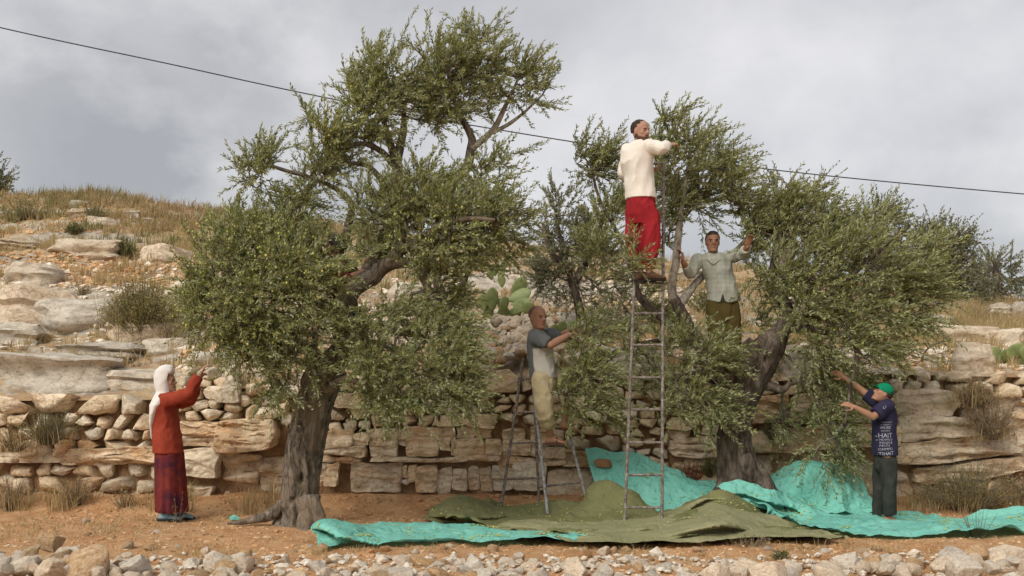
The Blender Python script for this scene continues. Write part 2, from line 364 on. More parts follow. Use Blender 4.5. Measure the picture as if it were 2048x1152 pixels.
def lib_stone(name, i, small, mat, parent, loc, dim, rot, kind=None):
    base = (LIBS if small else LIB)[i % (10 if small else 14)]
    key = (base.name, mat.name)
    if key not in MESHCACHE:
        mm_ = base.copy(); mm_.materials.clear(); mm_.materials.append(mat); MESHCACHE[key] = mm_
    o = bpy.data.objects.new(name, MESHCACHE[key]); COL.objects.link(o)
    M = Matrix.Translation(Vector(loc)) @ Matrix.Rotation(rot[2], 4, 'Z') @ Matrix.Rotation(rot[1], 4, 'Y') @ Matrix.Rotation(rot[0], 4, 'X') @ Matrix.Diagonal((dim[0], dim[1], dim[2], 1))
    if parent is not None: o.parent = parent; o.matrix_parent_inverse = world_of(parent).inverted()
    o.matrix_basis = M
    return o

def chaikin(P_, it=1, t=.22):
    for _ in range(it):
        Q = np.roll(P_, -1, 0); P_ = np.stack([P_ * (1 - t) + Q * t, P_ * t + Q * (1 - t)], 1).reshape(-1, 2)
    return P_
def resample(P_, n):
    Q = np.vstack([P_, P_[:1]]); s = np.concatenate([[0], np.cumsum(np.linalg.norm(np.diff(Q, axis=0), axis=1))])
    t = np.linspace(0, s[-1], n, endpoint=False); return np.stack([np.interp(t, s, Q[:, 0]), np.interp(t, s, Q[:, 1])], 1)
def face_stone(poly, yf, depth, rnd, rough, seed, tilt=(0, 0), strat=0.0, n=26):
    """a stone set in a wall that faces -Y: poly in world X,Z; front at yf; rnd 0 sharp .. 1 round"""
    c = poly.mean(0); P_ = resample(chaikin(poly, 1, .07 + .17 * rnd), n); r_ = np.random.default_rng(seed + 3); P_ = P_ + r_.normal(0, .010, P_.shape) * np.sqrt(np.ptp(P_[:, 0]) * np.ptp(P_[:, 1])) * 2; r = np.random.default_rng(seed)
    size = np.sqrt(np.ptp(P_[:, 0]) * np.ptp(P_[:, 1]))
    prof = [(.80, depth), (.97, depth * .6), (1.0, .10 * depth + .03 * rnd), (1 - .02 - .06 * rnd, .012 + .03 * rnd * size), (.93 - .12 * rnd, 0.004), (.70 - .1 * rnd, -.01 - .05 * rnd * size), (.40, -.012 - .09 * rnd * size)]
    V = []
    for s, y in prof:
        q = c + (P_ - c) * s; V.append(np.stack([q[:, 0], np.full(n, yf + y), q[:, 1]], 1))
    V.append(np.array([[c[0], yf - .015 - .10 * rnd * size, c[1]]])); V = np.vstack(V)
    V[:, 1] += (V[:, 0] - c[0]) * tilt[0] + (V[:, 2] - c[1]) * tilt[1]
    f = np.stack([fbm(V * (1.1 / size) + k * 9.1 + seed, 3, seed % 97 + k) for k in range(3)], 1)
    V = V + f * rough * size * np.array([.8, 1.15, .8])
    for k in range(5):
        nn = unit(r.normal(size=3) * np.array([1, .6, 1]) + np.array([0, -.9, 0])); t = (V - np.array([c[0], yf, c[1]])) @ nn; lim = size * r.uniform(.08, .26); V = V - np.outer(np.clip(t - lim, 0, None) * .85, nn)
    V[:, 1] += .45 * rough * size * fbm(V * (4.5 / size) + seed, 3, 3)
    if strat: V[:, 1] += strat * fbm(np.stack([V[:, 0] * .8, V[:, 1] * 0, V[:, 2] * 11], 1), 3, 5)
    F_ = []
    for k in range(len(prof) - 1):
        for j in range(n):
            a, b = k * n + j, k * n + (j + 1) % n; F_.append((a, b, b + n, a + n))
    k = (len(prof) - 1) * n; F_ += [(k + j, k + (j + 1) % n, k + n) for j in range(n)]
    return V, F_
def strat_slab(poly, yf, depth, rough, seed, strat=.05):
    """a big block of bedrock: dense front so the beds stand out as ledges"""
    c = poly.mean(0); P_ = resample(chaikin(poly, 1, .10), 64); n = 64
    scl = [(.9, depth), (1.0, depth * .5), (1.0, .05), (.985, .015), (.95, 0)] + [(s_, 0) for s_ in np.linspace(.89, .06, 14)]
    V = np.vstack([np.stack([(c + (P_ - c) * s)[:, 0], np.full(n, yf + y), (c + (P_ - c) * s)[:, 1]], 1) for s, y in scl] + [np.array([[c[0], yf, c[1]]])])
    size = np.sqrt(np.ptp(P_[:, 0]) * np.ptp(P_[:, 1])); w = np.clip((yf + depth * .6 - V[:, 1]) / (depth * .6), 0, 1)
    q = V[:, 2] + .05 * fbm(V * 2.0 + seed, 2, 4)
    beds = fbm(np.stack([V[:, 0] * .5 + seed, 0 * q, q * 10], 1), 2, 6); beds = np.sign(beds) * np.abs(beds) ** .6
    vb = fbm(np.stack([V[:, 0] * 5 + seed, 0 * q, q * 2.0 + 3 * beds], 1), 2, 16); vb = np.sign(vb) * np.abs(vb) ** .5
    V[:, 1] += w * (strat * 1.25 * beds + .6 * strat * vb + rough * size * fbm(V * 2.3 + seed, 3, seed % 89) + .03 * fbm(V * 9 + seed, 3, 8))
    V[:, 0] += rough * size * .5 * fbm(V * 3 + seed + 7, 2, 12); V[:, 2] += rough * size * .5 * fbm(V * 3 + seed + 17, 2, 13); V[:, [0, 2]] += .016 * np.stack([fbm(V * 8 + seed, 2, 14), fbm(V * 8 - seed, 2, 15)], 1)
    F_ = []
    for k in range(len(scl) - 1):
        for j in range(n):
            a, b = k * n + j, k * n + (j + 1) % n; F_.append((a, b, b + n, a + n))
    k = (len(scl) - 1) * n; F_ += [(k + j, k + (j + 1) % n, k + n) for j in range(n)]
    return V, F_
def clip_poly(poly, a, b):   # keep side of the bisector nearer to a
    m_ = (a + b) / 2; n_ = b - a; out = []
    d = (poly - m_) @ n_
    for i in range(len(poly)):
        j = (i + 1) % len(poly)
        if d[i] <= 0: out.append(poly[i])
        if d[i] * d[j] < 0: out.append(poly[i] + (poly[j] - poly[i]) * d[i] / (d[i] - d[j]))
    return np.array(out) if len(out) > 2 else None
def cells(seeds, rect):
    x0, x1, z0, z1 = rect; res = []
    for i, a in enumerate(seeds):
        poly = np.array([[x0, z0], [x1, z0], [x1, z1], [x0, z1]], float)
        o = np.argsort(((seeds - a) ** 2).sum(1))[1:16]
        for j in o:
            poly = clip_poly(poly, a, seeds[j])
            if poly is None: break
        if poly is not None and len(poly) > 2: res.append(poly)
    return res
DW = 13.3
def wx(px): return (px - 1024.0) / F * DW
def wz(py): return CAMZ + (HZ - py) / F * DW
def shrink(poly, g):
    c = poly.mean(0); d = poly - c; L = np.linalg.norm(d, axis=1, keepdims=True); return c + d * np.clip((L - g) / np.maximum(L, 1e-6), .6, 1)
ZSEED = [0]
def zone(parent, x0, x1, yt, yb, rows, wmin, wmax, yoff=0.0, rnd=.6, rough=.10, gap=.004, depth=.28, mat='limestone', strat=0.0, jit=.30, jd=.045):
    """fill a stretch of the wall (photo px box) with rows of fitted stones"""
    ZSEED[0] += 1; r = np.random.default_rng(1000 + ZSEED[0]); X0, X1 = wx(x0), wx(x1); Z1, Z0 = wz(yt), wz(yb); rh = (Z1 - Z0) / rows
    A = (wmin + wmax) / 2 / F * DW / rh; seeds = []
    for k in range(rows):
        x = X0 - r.uniform(0, 1) * wmax / F * DW
        while x < X1:
            w = (wmin + (wmax - wmin) * r.uniform(-.15, 1.25) ** 1.0) / F * DW; seeds.append([(x + w / 2) / A, Z0 + (k + .5 + r.uniform(-jit, jit)) * rh]); x += w
    seeds = np.array([s for s in seeds if X0 / A - .2 * rh < s[0] < X1 / A + .2 * rh])
    for poly in cells(seeds, (X0 / A, X1 / A, Z0, Z1)):
        poly = poly * np.array([A, 1.0]); poly = shrink(poly, gap * r.uniform(.6, 1.8))
        if np.ptp(poly[:, 0]) * np.ptp(poly[:, 1]) < .0015: continue
        sd_ = int(r.integers(1, 99999)); yf = DW + yoff + r.uniform(-jd, jd)
        V, F_ = face_stone(poly, yf, depth, rnd * r.uniform(.35, .95), rough * 1.25, sd_, (r.uniform(-.12, .12), r.uniform(0, .22)), strat)
        link('stone', mesh_f('stone', V, F_, True, 42), MAT[mat], parent)
def slab(parent, pts, yoff, depth=.5, rough=.05, strat=.05, mat='bedrock', name='rock_slab'):
    ZSEED[0] += 1; poly = np.array([[wx(a), wz(b)] for a, b in pts])
    V, F_ = strat_slab(poly, DW + yoff, depth, rough, ZSEED[0] * 31 + 5, strat)
    link(name, mesh_f(name, V, F_, True, 40), MAT[mat], parent)
def rect_pts(x0, y0, x1, y1, j=6):
    x0, x1, y0, y1, j = x0 - 1.5, x1 + 1.5, y0 - 1, y1 + 1, j * 1.45
    r = random.Random(int(x0 * 7 + y0)); return [(x0 + r.uniform(-j, j), y1 + r.uniform(-j, j)), (x1 + r.uniform(-j, j), y1 + r.uniform(-j, j)), (x1 + r.uniform(-j, j), (y0 + y1) / 2), (x1 + r.uniform(-j, j), y0 + r.uniform(-j, j)), ((x0 + x1) / 2, y0 + r.uniform(-j, j)), (x0 + r.uniform(-j, j), y0 + r.uniform(-j, j)), (x0 + r.uniform(-j, j), (y0 + y1) / 2)]
def core(parent, x0, x1):
    """packed earth and rubble behind the stones, follows the wall top"""
    pxs = np.arange(x0, x1 + 1, 8.0); nr = 26; V = []
    for p_ in pxs:
        top = float(zt_of(p_)) - .05
        for k in range(nr):
            u = k / (nr - 1); z = -.1 + (top + .1) * u
            V.append([(p_ - 1024) / F * (DW + .16), DW + .10 + .10 * u, z])
        V.append([(p_ - 1024) / F * (DW + .8), DW + .8, top + .03])
    V = np.array(V); n_ = nr + 1
    V[:, 1] += .07 * fbm(V * 3, 3, 71) + .04 * fbm(V * 11, 2, 72)
    link('wall_core', mesh_q('wall_core', V, grid_faces(len(pxs), n_)[:, ::-1]), MAT['core'], parent)

wl_ = empty('terrace_wall', (wx(250), DW, 0), 'stone terrace wall with flat capstones behind the woman in red', 'wall')
core(wl_, -260, 575)
zone(wl_, -250, 300, 788, 828, 1, 60, 110, -.06, .45, .09, mat='limestone', depth=.4)
zone(wl_, -250, 305, 828, 880, 2, 28, 62, 0, .5, .11)
zone(wl_, -250, 150, 880, 915, 1, 45, 90, -.02, .35, .10, mat='bedrock')
zone(wl_, 150, 310, 880, 905, 1, 40, 80, .0, .35, .10, mat='bedrock')
slab(wl_, rect_pts(-240, 905, 130, 930), -.03, strat=.07); slab(wl_, rect_pts(110, 898, 330, 925), -.06, strat=.07)
zone(wl_, -250, 60, 930, 985, 2, 34, 80, .0, .3, .13, mat='bedrock', strat=.03, jit=.4)
zone(wl_, 60, 330, 925, 985, 2, 30, 75, .02, .3, .13, mat='bedrock', strat=.03, jit=.4)
zone(wl_, -250, 330, 985, 1036, 2, 30, 80, .04, .3, .14, mat='bedrock', gap=.012, jit=.4)
zone(wl_, 355, 470, 735, 800, 3, 30, 62, .02, .5, .12, mat='limestone')
zone(wl_, 300, 480, 800, 842, 2, 28, 48, 0, .6, .10)
slab(wl_, [(430, 806), (482, 806), (478, 770), (468, 750), (455, 752), (440, 780)], -.07, .3, .03, .0, 'limestone', 'stone')
zone(wl_, 480, 575, 765, 838, 3, 34, 62, -.01, .5, .10)
slab(wl_, rect_pts(310, 840, 440, 868), -.05, strat=.06); slab(wl_, rect_pts(310, 866, 440, 898), -.03, strat=.08)
slab(wl_, [(430, 900), (470, 908), (548, 896), (556, 862), (548, 838), (500, 836), (440, 842)], -.16, .6, .04, .07)
slab(wl_, rect_pts(366, 900, 442, 955), -.12, .5, .05, .03, 'limestone'); slab(wl_, rect_pts(372, 968, 424, 1026), -.05, .5, .05, .02, 'limestone')
slab(wl_, rect_pts(318, 902, 364, 950), -.01, .4); zone(wl_, 318, 370, 955, 1030, 2, 30, 50, .03, .4, .12, mat='bedrock')
slab(wl_, rect_pts(446, 912, 512, 965), .10, .4); slab(wl_, rect_pts(514, 915, 572, 975), .08, .4); zone(wl_, 430, 575, 970, 1036, 2, 40, 70, .10, .45, .14, mat='bedrock', gap=.02)

wm = empty('terrace_wall', (wx(830), DW, 0), 'terrace wall of square bedrock blocks between the tall trunk and the stepladder', 'wall')
core(wm, 575, 1130)
zone(wm, 560, 660, 770, 850, 3, 36, 70, .02, .5, .1)
slab(wm, rect_pts(665, 788, 728, 817, 3), -.05, .4, .05, .01, 'limestone', 'stone')
zone(wm, 655, 740, 817, 862, 2, 24, 48, 0, .45, .1)
zone(wm, 728, 950, 770, 830, 2, 34, 62, 0, .55, .1); zone(wm, 740, 878, 828, 854, 1, 26, 44, .0, .55, .1)
slab(wm, rect_pts(878, 829, 930, 853, 3), -.05, .4, .04, .01, 'limestone', 'stone'); slab(wm, rect_pts(934, 829, 988, 853, 3), -.06, .4, .04, .01, 'limestone', 'stone')
slab(wm, [(962, 788), (1034, 784), (1036, 752), (1015, 738), (985, 742), (966, 762)], -.08, .5, .04, .01, 'limestone', 'stone')
zone(wm, 940, 965, 745, 790, 2, 26, 40, 0, .5, .1); zone(wm, 945, 1130, 788, 850, 3, 28, 48, .0, .6, .1); zone(wm, 1036, 1130, 745, 790, 2, 36, 62, .0, .5, .1)
for x0, y0, x1, y1, yo in ((648, 862, 708, 893, -.06), (708, 866, 738, 893, -.02), (738, 858, 795, 916, .0), (798, 862, 812, 890, .05), (805, 856, 908, 878, -.01), (812, 878, 876, 912, -.03), (878, 876, 900, 902, -.03), (900, 860, 912, 912, .01), (912, 855, 950, 877, .01), (912, 877, 968, 912, -.03), (952, 857, 984, 877, .02), (970, 878, 1002, 912, -.02), (1004, 858, 1050, 880, .03), (1004, 880, 1060, 912, .0), (1062, 852, 1130, 890, .02), (1062, 890, 1130, 914, .0)):
    slab(wm, rect_pts(x0, y0, x1 - 1, y1, 2.5), yo, .4, .05, .025, 'bedrock' if x0 > 730 else 'limestone', 'rock_block')
slab(wm, rect_pts(650, 893, 735, 912), -.02, .4, .05, .06); slab(wm, rect_pts(745, 914, 1000, 929), .02, .4, .03, .10); slab(wm, rect_pts(1000, 914, 1130, 932), .03, .4, .03, .10); slab(wm, rect_pts(640, 908, 720, 930), .02, .4, .04, .07)
for x0, y0, x1, y1, yo in ((640, 926, 652, 965, -.03), (652, 926, 676, 968, -.05), (700, 926, 805, 988, .02), (805, 932, 815, 955, .06), (816, 932, 832, 968, .05), (832, 932, 872, 984, -.02), (874, 938, 902, 984, .07), (908, 936, 935, 982, .0), (936, 934, 958, 980, .08), (960, 934, 984, 984, .09), (986, 932, 1026, 980, -.03), (1028, 927, 1092, 978, -.05), (1094, 940, 1150, 990, .02)):
    slab(wm, rect_pts(x0, y0, x1 - 1, y1, 2.5), yo, .45, .05, .02, 'bedrock' if x0 < 980 else 'limestone', 'rock_block')

wr = empty('terrace_wall', (wx(1300), DW, 0), 'dry stone wall of small fitted stones seen through the tall ladder', 'wall')
core(wr, 1130, 1480)
zone(wr, 1130, 1250, 750, 850, 4, 30, 52, 0, .6, .1); zone(wr, 1130, 1245, 850, 905, 2, 40, 74, .0, .3, .1, mat='bedrock')
zone(wr, 1250, 1480, 740, 800, 3, 32, 58, .02, .6, .1); zone(wr, 1245, 1335, 800, 930, 7, 22, 44, 0, .5, .09)
slab(wr, [(1336, 858), (1370, 862), (1398, 850), (1396, 838), (1372, 830), (1346, 834), (1334, 845)], -.05, .4, .04, .01, 'limestone', 'stone')
zone(wr, 1335, 1400, 800, 832, 2, 26, 44, 0, .55, .1); zone(wr, 1400, 1480, 800, 870, 3, 28, 50, 0, .5, .1)
zone(wr, 1335, 1400, 862, 896, 2, 26, 50, .0, .5, .1); slab(wr, rect_pts(1345, 880, 1480, 912), .0, .5, .04, .05); zone(wr, 1245, 1345, 925, 985, 2, 26, 48, .03, .6, .12)
slab(wr, rect_pts(1130, 905, 1245, 932), .02, .4, .04, .08); zone(wr, 1130, 1250, 932, 1005, 1, 50, 90, .0, .35, .12, mat='bedrock'); slab(wr, rect_pts(1345, 918, 1480, 990), .08, .5, .06, .05)

wf = empty('terrace_wall', (wx(1780), DW, 0), 'terrace bank of long sloping bedrock beds behind the boy in the green cap', 'wall')
core(wf, 1480, 2350)
zone(wf, 1480, 1780, 745, 790, 2, 40, 76, .03, .5, .11); slab(wf, rect_pts(1480, 788, 1575, 850), .0, .5, .06, .04)
slab(wf, [(1575, 848), (1640, 842), (1690, 834), (1690, 796), (1640, 784), (1590, 790)], -.05, .5, .05, .03)
slab(wf, rect_pts(1690, 790, 1800, 842, 5), -.02, .5, .05, .05)
slab(wf, [(1490, 905), (1560, 906), (1660, 897), (1800, 893), (1800, 850), (1700, 846), (1600, 855), (1500, 862)], -.08, .6, .035, .06)
slab(wf, rect_pts(1490, 912, 1640, 1010, 6), .06, .5, .05, .04); slab(wf, [(1640, 1030), (1760, 1030), (1830, 985), (1815, 945), (1740, 922), (1650, 928)], -.02, .6, .05, .03)
zone(wf, 1780, 1900, 742, 782, 2, 30, 52, .0, .5, .1); zone(wf, 1900, 2350, 742, 795, 2, 32, 70, .0, .5, .1)
slab(wf, [(1785, 830), (1900, 836), (1925, 800), (1905, 782), (1850, 776), (1788, 780)], -.03, .5, .05, .03, 'grey_rock')
slab(wf, [(1790, 885), (1870, 880), (1960, 870), (1950, 835), (1880, 832), (1790, 828)], -.06, .6, .05, .06, 'grey_rock')
slab(wf, [(1790, 930), (1900, 925), (2040, 905), (2040, 878), (1960, 868), (1870, 878), (1790, 888)], -.08, .6, .05, .06)
slab(wf, [(1920, 870), (2060, 880), (2080, 800), (1990, 792), (1930, 805)], .02, .6, .06, .06, 'grey_rock')
slab(wf, [(1830, 968), (1960, 962), (2060, 940), (2060, 908), (1900, 928), (1826, 936)], .0, .6, .05, .06)
slab(wf, rect_pts(2040, 800, 2340, 930, 10), .0, .6, .05, .07); zone(wf, 1830, 2340, 962, 1036, 2, 45, 100, .06, .45, .13, mat='bedrock', gap=.02)
# ------------------------------------------------------------------ trees
def catmull(pts, n):
    pts = np.asarray(pts, float); Q = np.vstack([2 * pts[0] - pts[1], pts, 2 * pts[-1] - pts[-2]]); out_ = []
    for i in range(1, len(Q) - 2):
        t = np.linspace(0, 1, n, endpoint=False)[:, None]; a, b, c, d = Q[i - 1], Q[i], Q[i + 1], Q[i + 2]
        out_.append(.5 * (2 * b + (c - a) * t + (2 * a - 5 * b + 4 * c - d) * t ** 2 + (3 * b - a - 3 * c + d) * t ** 3))
    out_.append(pts[-1:]); return np.vstack(out_)
def frames(pts):
    T = unit(np.gradient(pts, axis=0)); up = np.array([0, 1.0, .001]); U = np.zeros_like(T); u = unit(np.cross(T[0], up))
    if np.linalg.norm(np.cross(T[0], up)) < 1e-3: u = np.array([1.0, 0, 0])
    for i, t in enumerate(T): u = unit(u - t * (u @ t)); U[i] = u
    return T, U, np.cross(T, U)
def tube_vf(pts, rad, ns=8, cap=True, shape=None):
    pts = np.asarray(pts, float); T, U, B = frames(pts); a = np.linspace(0, 2 * np.pi, ns, endpoint=False)
    R = np.asarray(rad, float)[:, None] * (np.ones((len(pts), ns)) if shape is None else shape(len(pts), a))
    V = pts[:, None] + R[..., None] * (np.cos(a)[None, :, None] * U[:, None] + np.sin(a)[None, :, None] * B[:, None])
    V = V.reshape(-1, 3); F_ = []
    for k in range(len(pts) - 1):
        for j in range(ns):
            a_, b_ = k * ns + j, k * ns + (j + 1) % ns; F_.append((a_, b_, b_ + ns, a_ + ns))
    if cap:
        V = np.vstack([V, pts[:1], pts[-1:]]); n_ = len(V); k = (len(pts) - 1) * ns
        F_ += [((j + 1) % ns, j, n_ - 2) for j in range(ns)] + [(k + j, k + (j + 1) % ns, n_ - 1) for j in range(ns)]
    return V, F_
def joinvf(L):
    V, F_, o = [], [], 0
    for v, f in L:
        V.append(v); F_ += [tuple(i + o for i in g) for g in f]; o += len(v)
    return np.vstack(V), F_
def limb_vf(pts, rad, gnarl=.12, seed=0, ns=16, sub=7):
    p = catmull(pts, sub); r_ = np.interp(np.linspace(0, 1, len(p)), np.linspace(0, 1, len(rad)), rad)
    p = p + np.stack([fbm(p * 4 + k_ * 7.7 + seed, 2, 60 + k_) for k_ in range(3)], 1) * (r_ * .45)[:, None]
    V, F_ = tube_vf(p, r_, ns)
    rr = np.concatenate([np.repeat(r_, ns), r_[[0, -1]]]); c = np.concatenate([np.repeat(p, ns, 0), p[[0, -1]]]); d = unit(V - c)
    g = fbm(np.stack([V[:, 0] * 9, V[:, 1] * 9, V[:, 2] * 2.2], 1) + seed, 4, seed % 50)
    return V + d * (gnarl * rr * 1.6 * g)[:, None], F_

def twigs_mesh(base, dirn, length, seed, leaves=34, lsize=(.052, .075), width=.0068, droop=.35, wind=(.0, 0, 0), spread=.55):
    """leafy twigs: returns leaf mesh arrays and twig tube arrays"""
    r = np.random.default_rng(seed); n = len(base); t = (np.arange(leaves) + .6) / leaves
    T = np.broadcast_to(t, (n, leaves)).copy() + r.normal(0, .02, (n, leaves)); L = length[:, None]
    dv = np.array([0, 0, -1.0]) ; W_ = np.array(wind)
    dr = np.broadcast_to(np.asarray(droop, float), (n,))[:, None, None]
    pos = base[:, None] + dirn[:, None] * (L * T)[..., None] + (dv * dr + W_) * ((L * T ** 2))[..., None]
    tan = unit(dirn[:, None] + (dv * dr + W_) * (2 * T)[..., None])
    side = unit(r.normal(size=(n, leaves, 3))); side = unit(side - tan * (side * tan).sum(-1, keepdims=True))
    ax = unit(tan * r.uniform(.45, 1.0, (n, leaves, 1)) + side * spread + W_ * .8 + np.array([0, 0, .10]) + r.normal(0, .12, (n, leaves, 3)))
    ll = r.uniform(lsize[0], lsize[1], (n, leaves, 1)) * (1 - .35 * T[..., None])
    nr = unit(np.cross(ax, unit(r.normal(size=(n, leaves, 3)))))
    w = width * r.uniform(.8, 1.25, (n, leaves, 1))
    bend = np.cross(ax, nr)
    A = pos; Cc = pos + ax * ll + bend * (ll * r.uniform(-.18, .18, (n, leaves, 1))); M1 = pos + ax * ll * .45 + nr * w; M2 = pos + ax * ll * .45 - nr * w
    V = np.stack([A, M1, Cc, M2], 2).reshape(-1, 3); Q = np.arange(len(V)).reshape(-1, 4)
    var = np.repeat(np.clip(r.normal(.42, .22, (n, leaves)) + np.repeat(r.normal(0, .10, (n, 1)), leaves, 1), 0, 1).ravel(), 4)
    # twig stems: three-sided, three joints
    ts = np.array([0, .5, 1.0]); ps = base[:, None] + dirn[:, None] * (L * ts)[..., None] + (dv * dr + W_) * (L * ts ** 2)[..., None]
    o = unit(np.cross(dirn, np.array([.3, .8, .5]))); o2 = np.cross(dirn, o); rad = np.array([.0042, .003, .0012]); an = [0, 2.09, 4.19]
    SV = np.stack([ps + (o[:, None] * math.cos(a) + o2[:, None] * math.sin(a)) * rad[None, :, None] for a in an], 2).reshape(-1, 3)
    k = np.arange(n)[:, None] * 9; q = np.array([[s * 3 + j, s * 3 + (j + 1) % 3, s * 3 + 3 + (j + 1) % 3, s * 3 + 3 + j] for s in range(2) for j in range(3)])
    return V, Q, var, SV, (k[:, None, :] + q[None]).reshape(-1, 4), pos

def grow(skel, pts, seed, r0=.0032, pw=.44):
    """join every point to the nearest wood already there; returns parents and radii (pipe model)"""
    S = np.vstack(skel); N0 = len(S); n = len(pts)
    d0 = np.array([np.min(((S - p) ** 2).sum(1)) for p in pts]); order = np.argsort(d0); pts = pts[order]
    A = np.vstack([S, pts]); par = np.full(N0 + n, -1); dep = np.zeros(N0 + n)
    for i in range(n):
        k = N0 + i; d = np.sqrt(((A[:k] - A[k]) ** 2).sum(1)); c = d + .16 * dep[:k]; j = int(np.argmin(c)); par[k] = j; dep[k] = dep[j] + d[j]
    cnt = np.ones(N0 + n)
    for k in range(N0 + n - 1, N0 - 1, -1): cnt[par[k]] += cnt[k]
    return A, par, r0 * cnt ** pw, N0, order
def branches_mesh(A, par, rad, N0, rmax, ns=5, seed=0):
    k = np.arange(N0, len(A)); a = A[par[k]]; b = A[k]; rb = np.minimum(rad[k], rmax); ra = np.where(par[k] < N0, rb * 1.25, np.minimum(rad[par[k]], rb * 1.35)); r = np.random.default_rng(seed)
    L = np.linalg.norm(b - a, axis=1, keepdims=True); m = (a + b) / 2 + unit(r.normal(size=a.shape)) * L * .10 + np.array([0, 0, 1]) * L * .05
    t = unit(b - a); u = unit(np.cross(t, np.array([.21, .33, .92]))); v = np.cross(t, u); an = np.linspace(0, 2 * np.pi, ns, endpoint=False)
    V = np.stack([np.stack([c + (u * math.cos(g) + v * math.sin(g)) * rr[:, None] for g in an], 1) for c, rr in ((a, ra), (m, (ra + rb) / 2), (b, rb))], 1).reshape(-1, 3)
    q = np.array([[s * ns + j, s * ns + (j + 1) % ns, s * ns + ns + (j + 1) % ns, s * ns + ns + j] for s in range(2) for j in range(ns)])
    return V, (np.arange(len(k))[:, None, None] * 3 * ns + q[None]).reshape(-1, 4)

def olive_tree(root, D0, limbs, blobs, seed, dens=.0062, leaf='olive_leaf', wood='bark', tl=(.24, .44), leaves=36, fruit=0, fruit_blobs=None, wind=(.10, 0, .03), scale=1.0, lsize=(.055, .086), width=.0068, main=1, pale_limbs=(), grow_r=1.10):
    """limbs: lists of (px, py, dd, r) in photo px and metres; blobs: (cx, cy, rx, ry[, dd[, density[, droop]]])"""
    r = np.random.default_rng(seed); skel = []
    for i, Lb in enumerate(limbs):
        pts = [P(a, b, D0 + d) for a, b, d, _ in Lb]; rad = [q[3] for q in Lb]
        sk = catmull(pts, 6); skel.append(sk[2:] if i >= main else sk[len(sk) // 2:])
        if i < main: continue
        thick = rad[0] > .07; pale = i in pale_limbs
        V, F_ = limb_vf(pts, rad, .16 if thick else .08, seed + i, 16 if thick else 10)
        link('limb', mesh_f('limb', V, F_, True), MAT['branch' if pale else wood], root)
    B, Dn, DR, CT = [], [], [], []
    for b in blobs:
        cx, cy, rx, ry = b[:4]; rx, ry = rx * grow_r, ry * grow_r; dd = b[4] if len(b) > 4 else 0; dk = b[5] if len(b) > 5 else 1; dp = b[6] if len(b) > 6 else None
        n = int(np.pi * rx * ry * dens * dk); q = r.normal(size=(n, 3)); q = unit(q) * (r.uniform(0, 1, (n, 1)) ** .42)
        # clumpy: pull points toward a few random tuft centres
        nc = max(3, n // 9); tc_ = unit(r.normal(size=(nc, 3))) * (r.uniform(.25, 1, (nc, 1)) ** .5); w = r.integers(0, nc, n); q = q * .45 + tc_[w] * .62
        dz = F and min(rx, ry) * 1.05 / F * D0; c = P(cx, cy, D0 + dd); s = (D0 + dd) / F
        B.append(c + q * np.array([rx * s, dz, ry * s])); CT.append(np.repeat(c[None], n, 0)); DR.append(np.full(n, dp if dp is not None else (.30 if cy > 560 else .08)))
    B = np.vstack(B); CT = np.vstack(CT); DR = np.concatenate(DR)
    A, par, rad, N0, order = grow(skel, B, seed); CT = CT[order]; DR = DR[order]; pts = A[N0:]
    bv, bq = branches_mesh(A, par, rad, N0, .035 * scale + .01, 5, seed)
    fr = unit(pts - A[par[N0:]]); outw = unit(pts - CT); n = len(pts)
    dirn = unit(fr * .45 + outw * .55 + np.array([0, 0, .30]) * (1 - DR[:, None] * 1.5) + np.array(wind) * 2 + r.normal(0, .33, (n, 3)))
    ln = r.uniform(tl[0], tl[1], n)
    V, Q, var, SV, SQ, pos = twigs_mesh(pts - dirn * .04, dirn, ln, seed + 1, leaves, lsize, width, DR, wind)
    cr = link('crown', set_attr(mesh_q('crown', V, Q, False), 'var', var), MAT[leaf], root, 'stuff')
    link('branch', mesh_q('branch', np.vstack([bv, SV]), np.vstack([bq, SQ + len(bv)]), True), MAT['twig'], root, 'stuff')
    if fruit:
        Vo, Fo = ICO[1]; flat = pos.reshape(-1, 3)
        if fruit_blobs is not None:
            keep = np.zeros(len(flat), bool); px_ = flat[:, 0] / flat[:, 1] * F + 1024; py_ = HZ - (flat[:, 2] - CAMZ) / flat[:, 1] * F
            for cx, cy, rx, ry in fruit_blobs: keep |= ((px_ - cx) / rx) ** 2 + ((py_ - cy) / ry) ** 2 < 1
            flat = flat[keep]
        c = flat[r.integers(0, len(flat), fruit)] + r.normal(0, .012, (fruit, 3)) + np.array([0, 0, -.02]); s = r.uniform(.010, .0145, (fruit, 1, 1)) * np.array([1, 1, 1.3])
        V = (c[:, None] + Vo[None] * s).reshape(-1, 3); Q = (np.arange(fruit)[:, None, None] * len(Vo) + Fo[None]).reshape(-1, 3)
        link('olive_fruit', set_attr(mesh_q('olive_fruit', V, Q), 'var', np.repeat(r.uniform(0, 1, fruit), len(Vo))), MAT['olive'], root, 'stuff')
    return cr

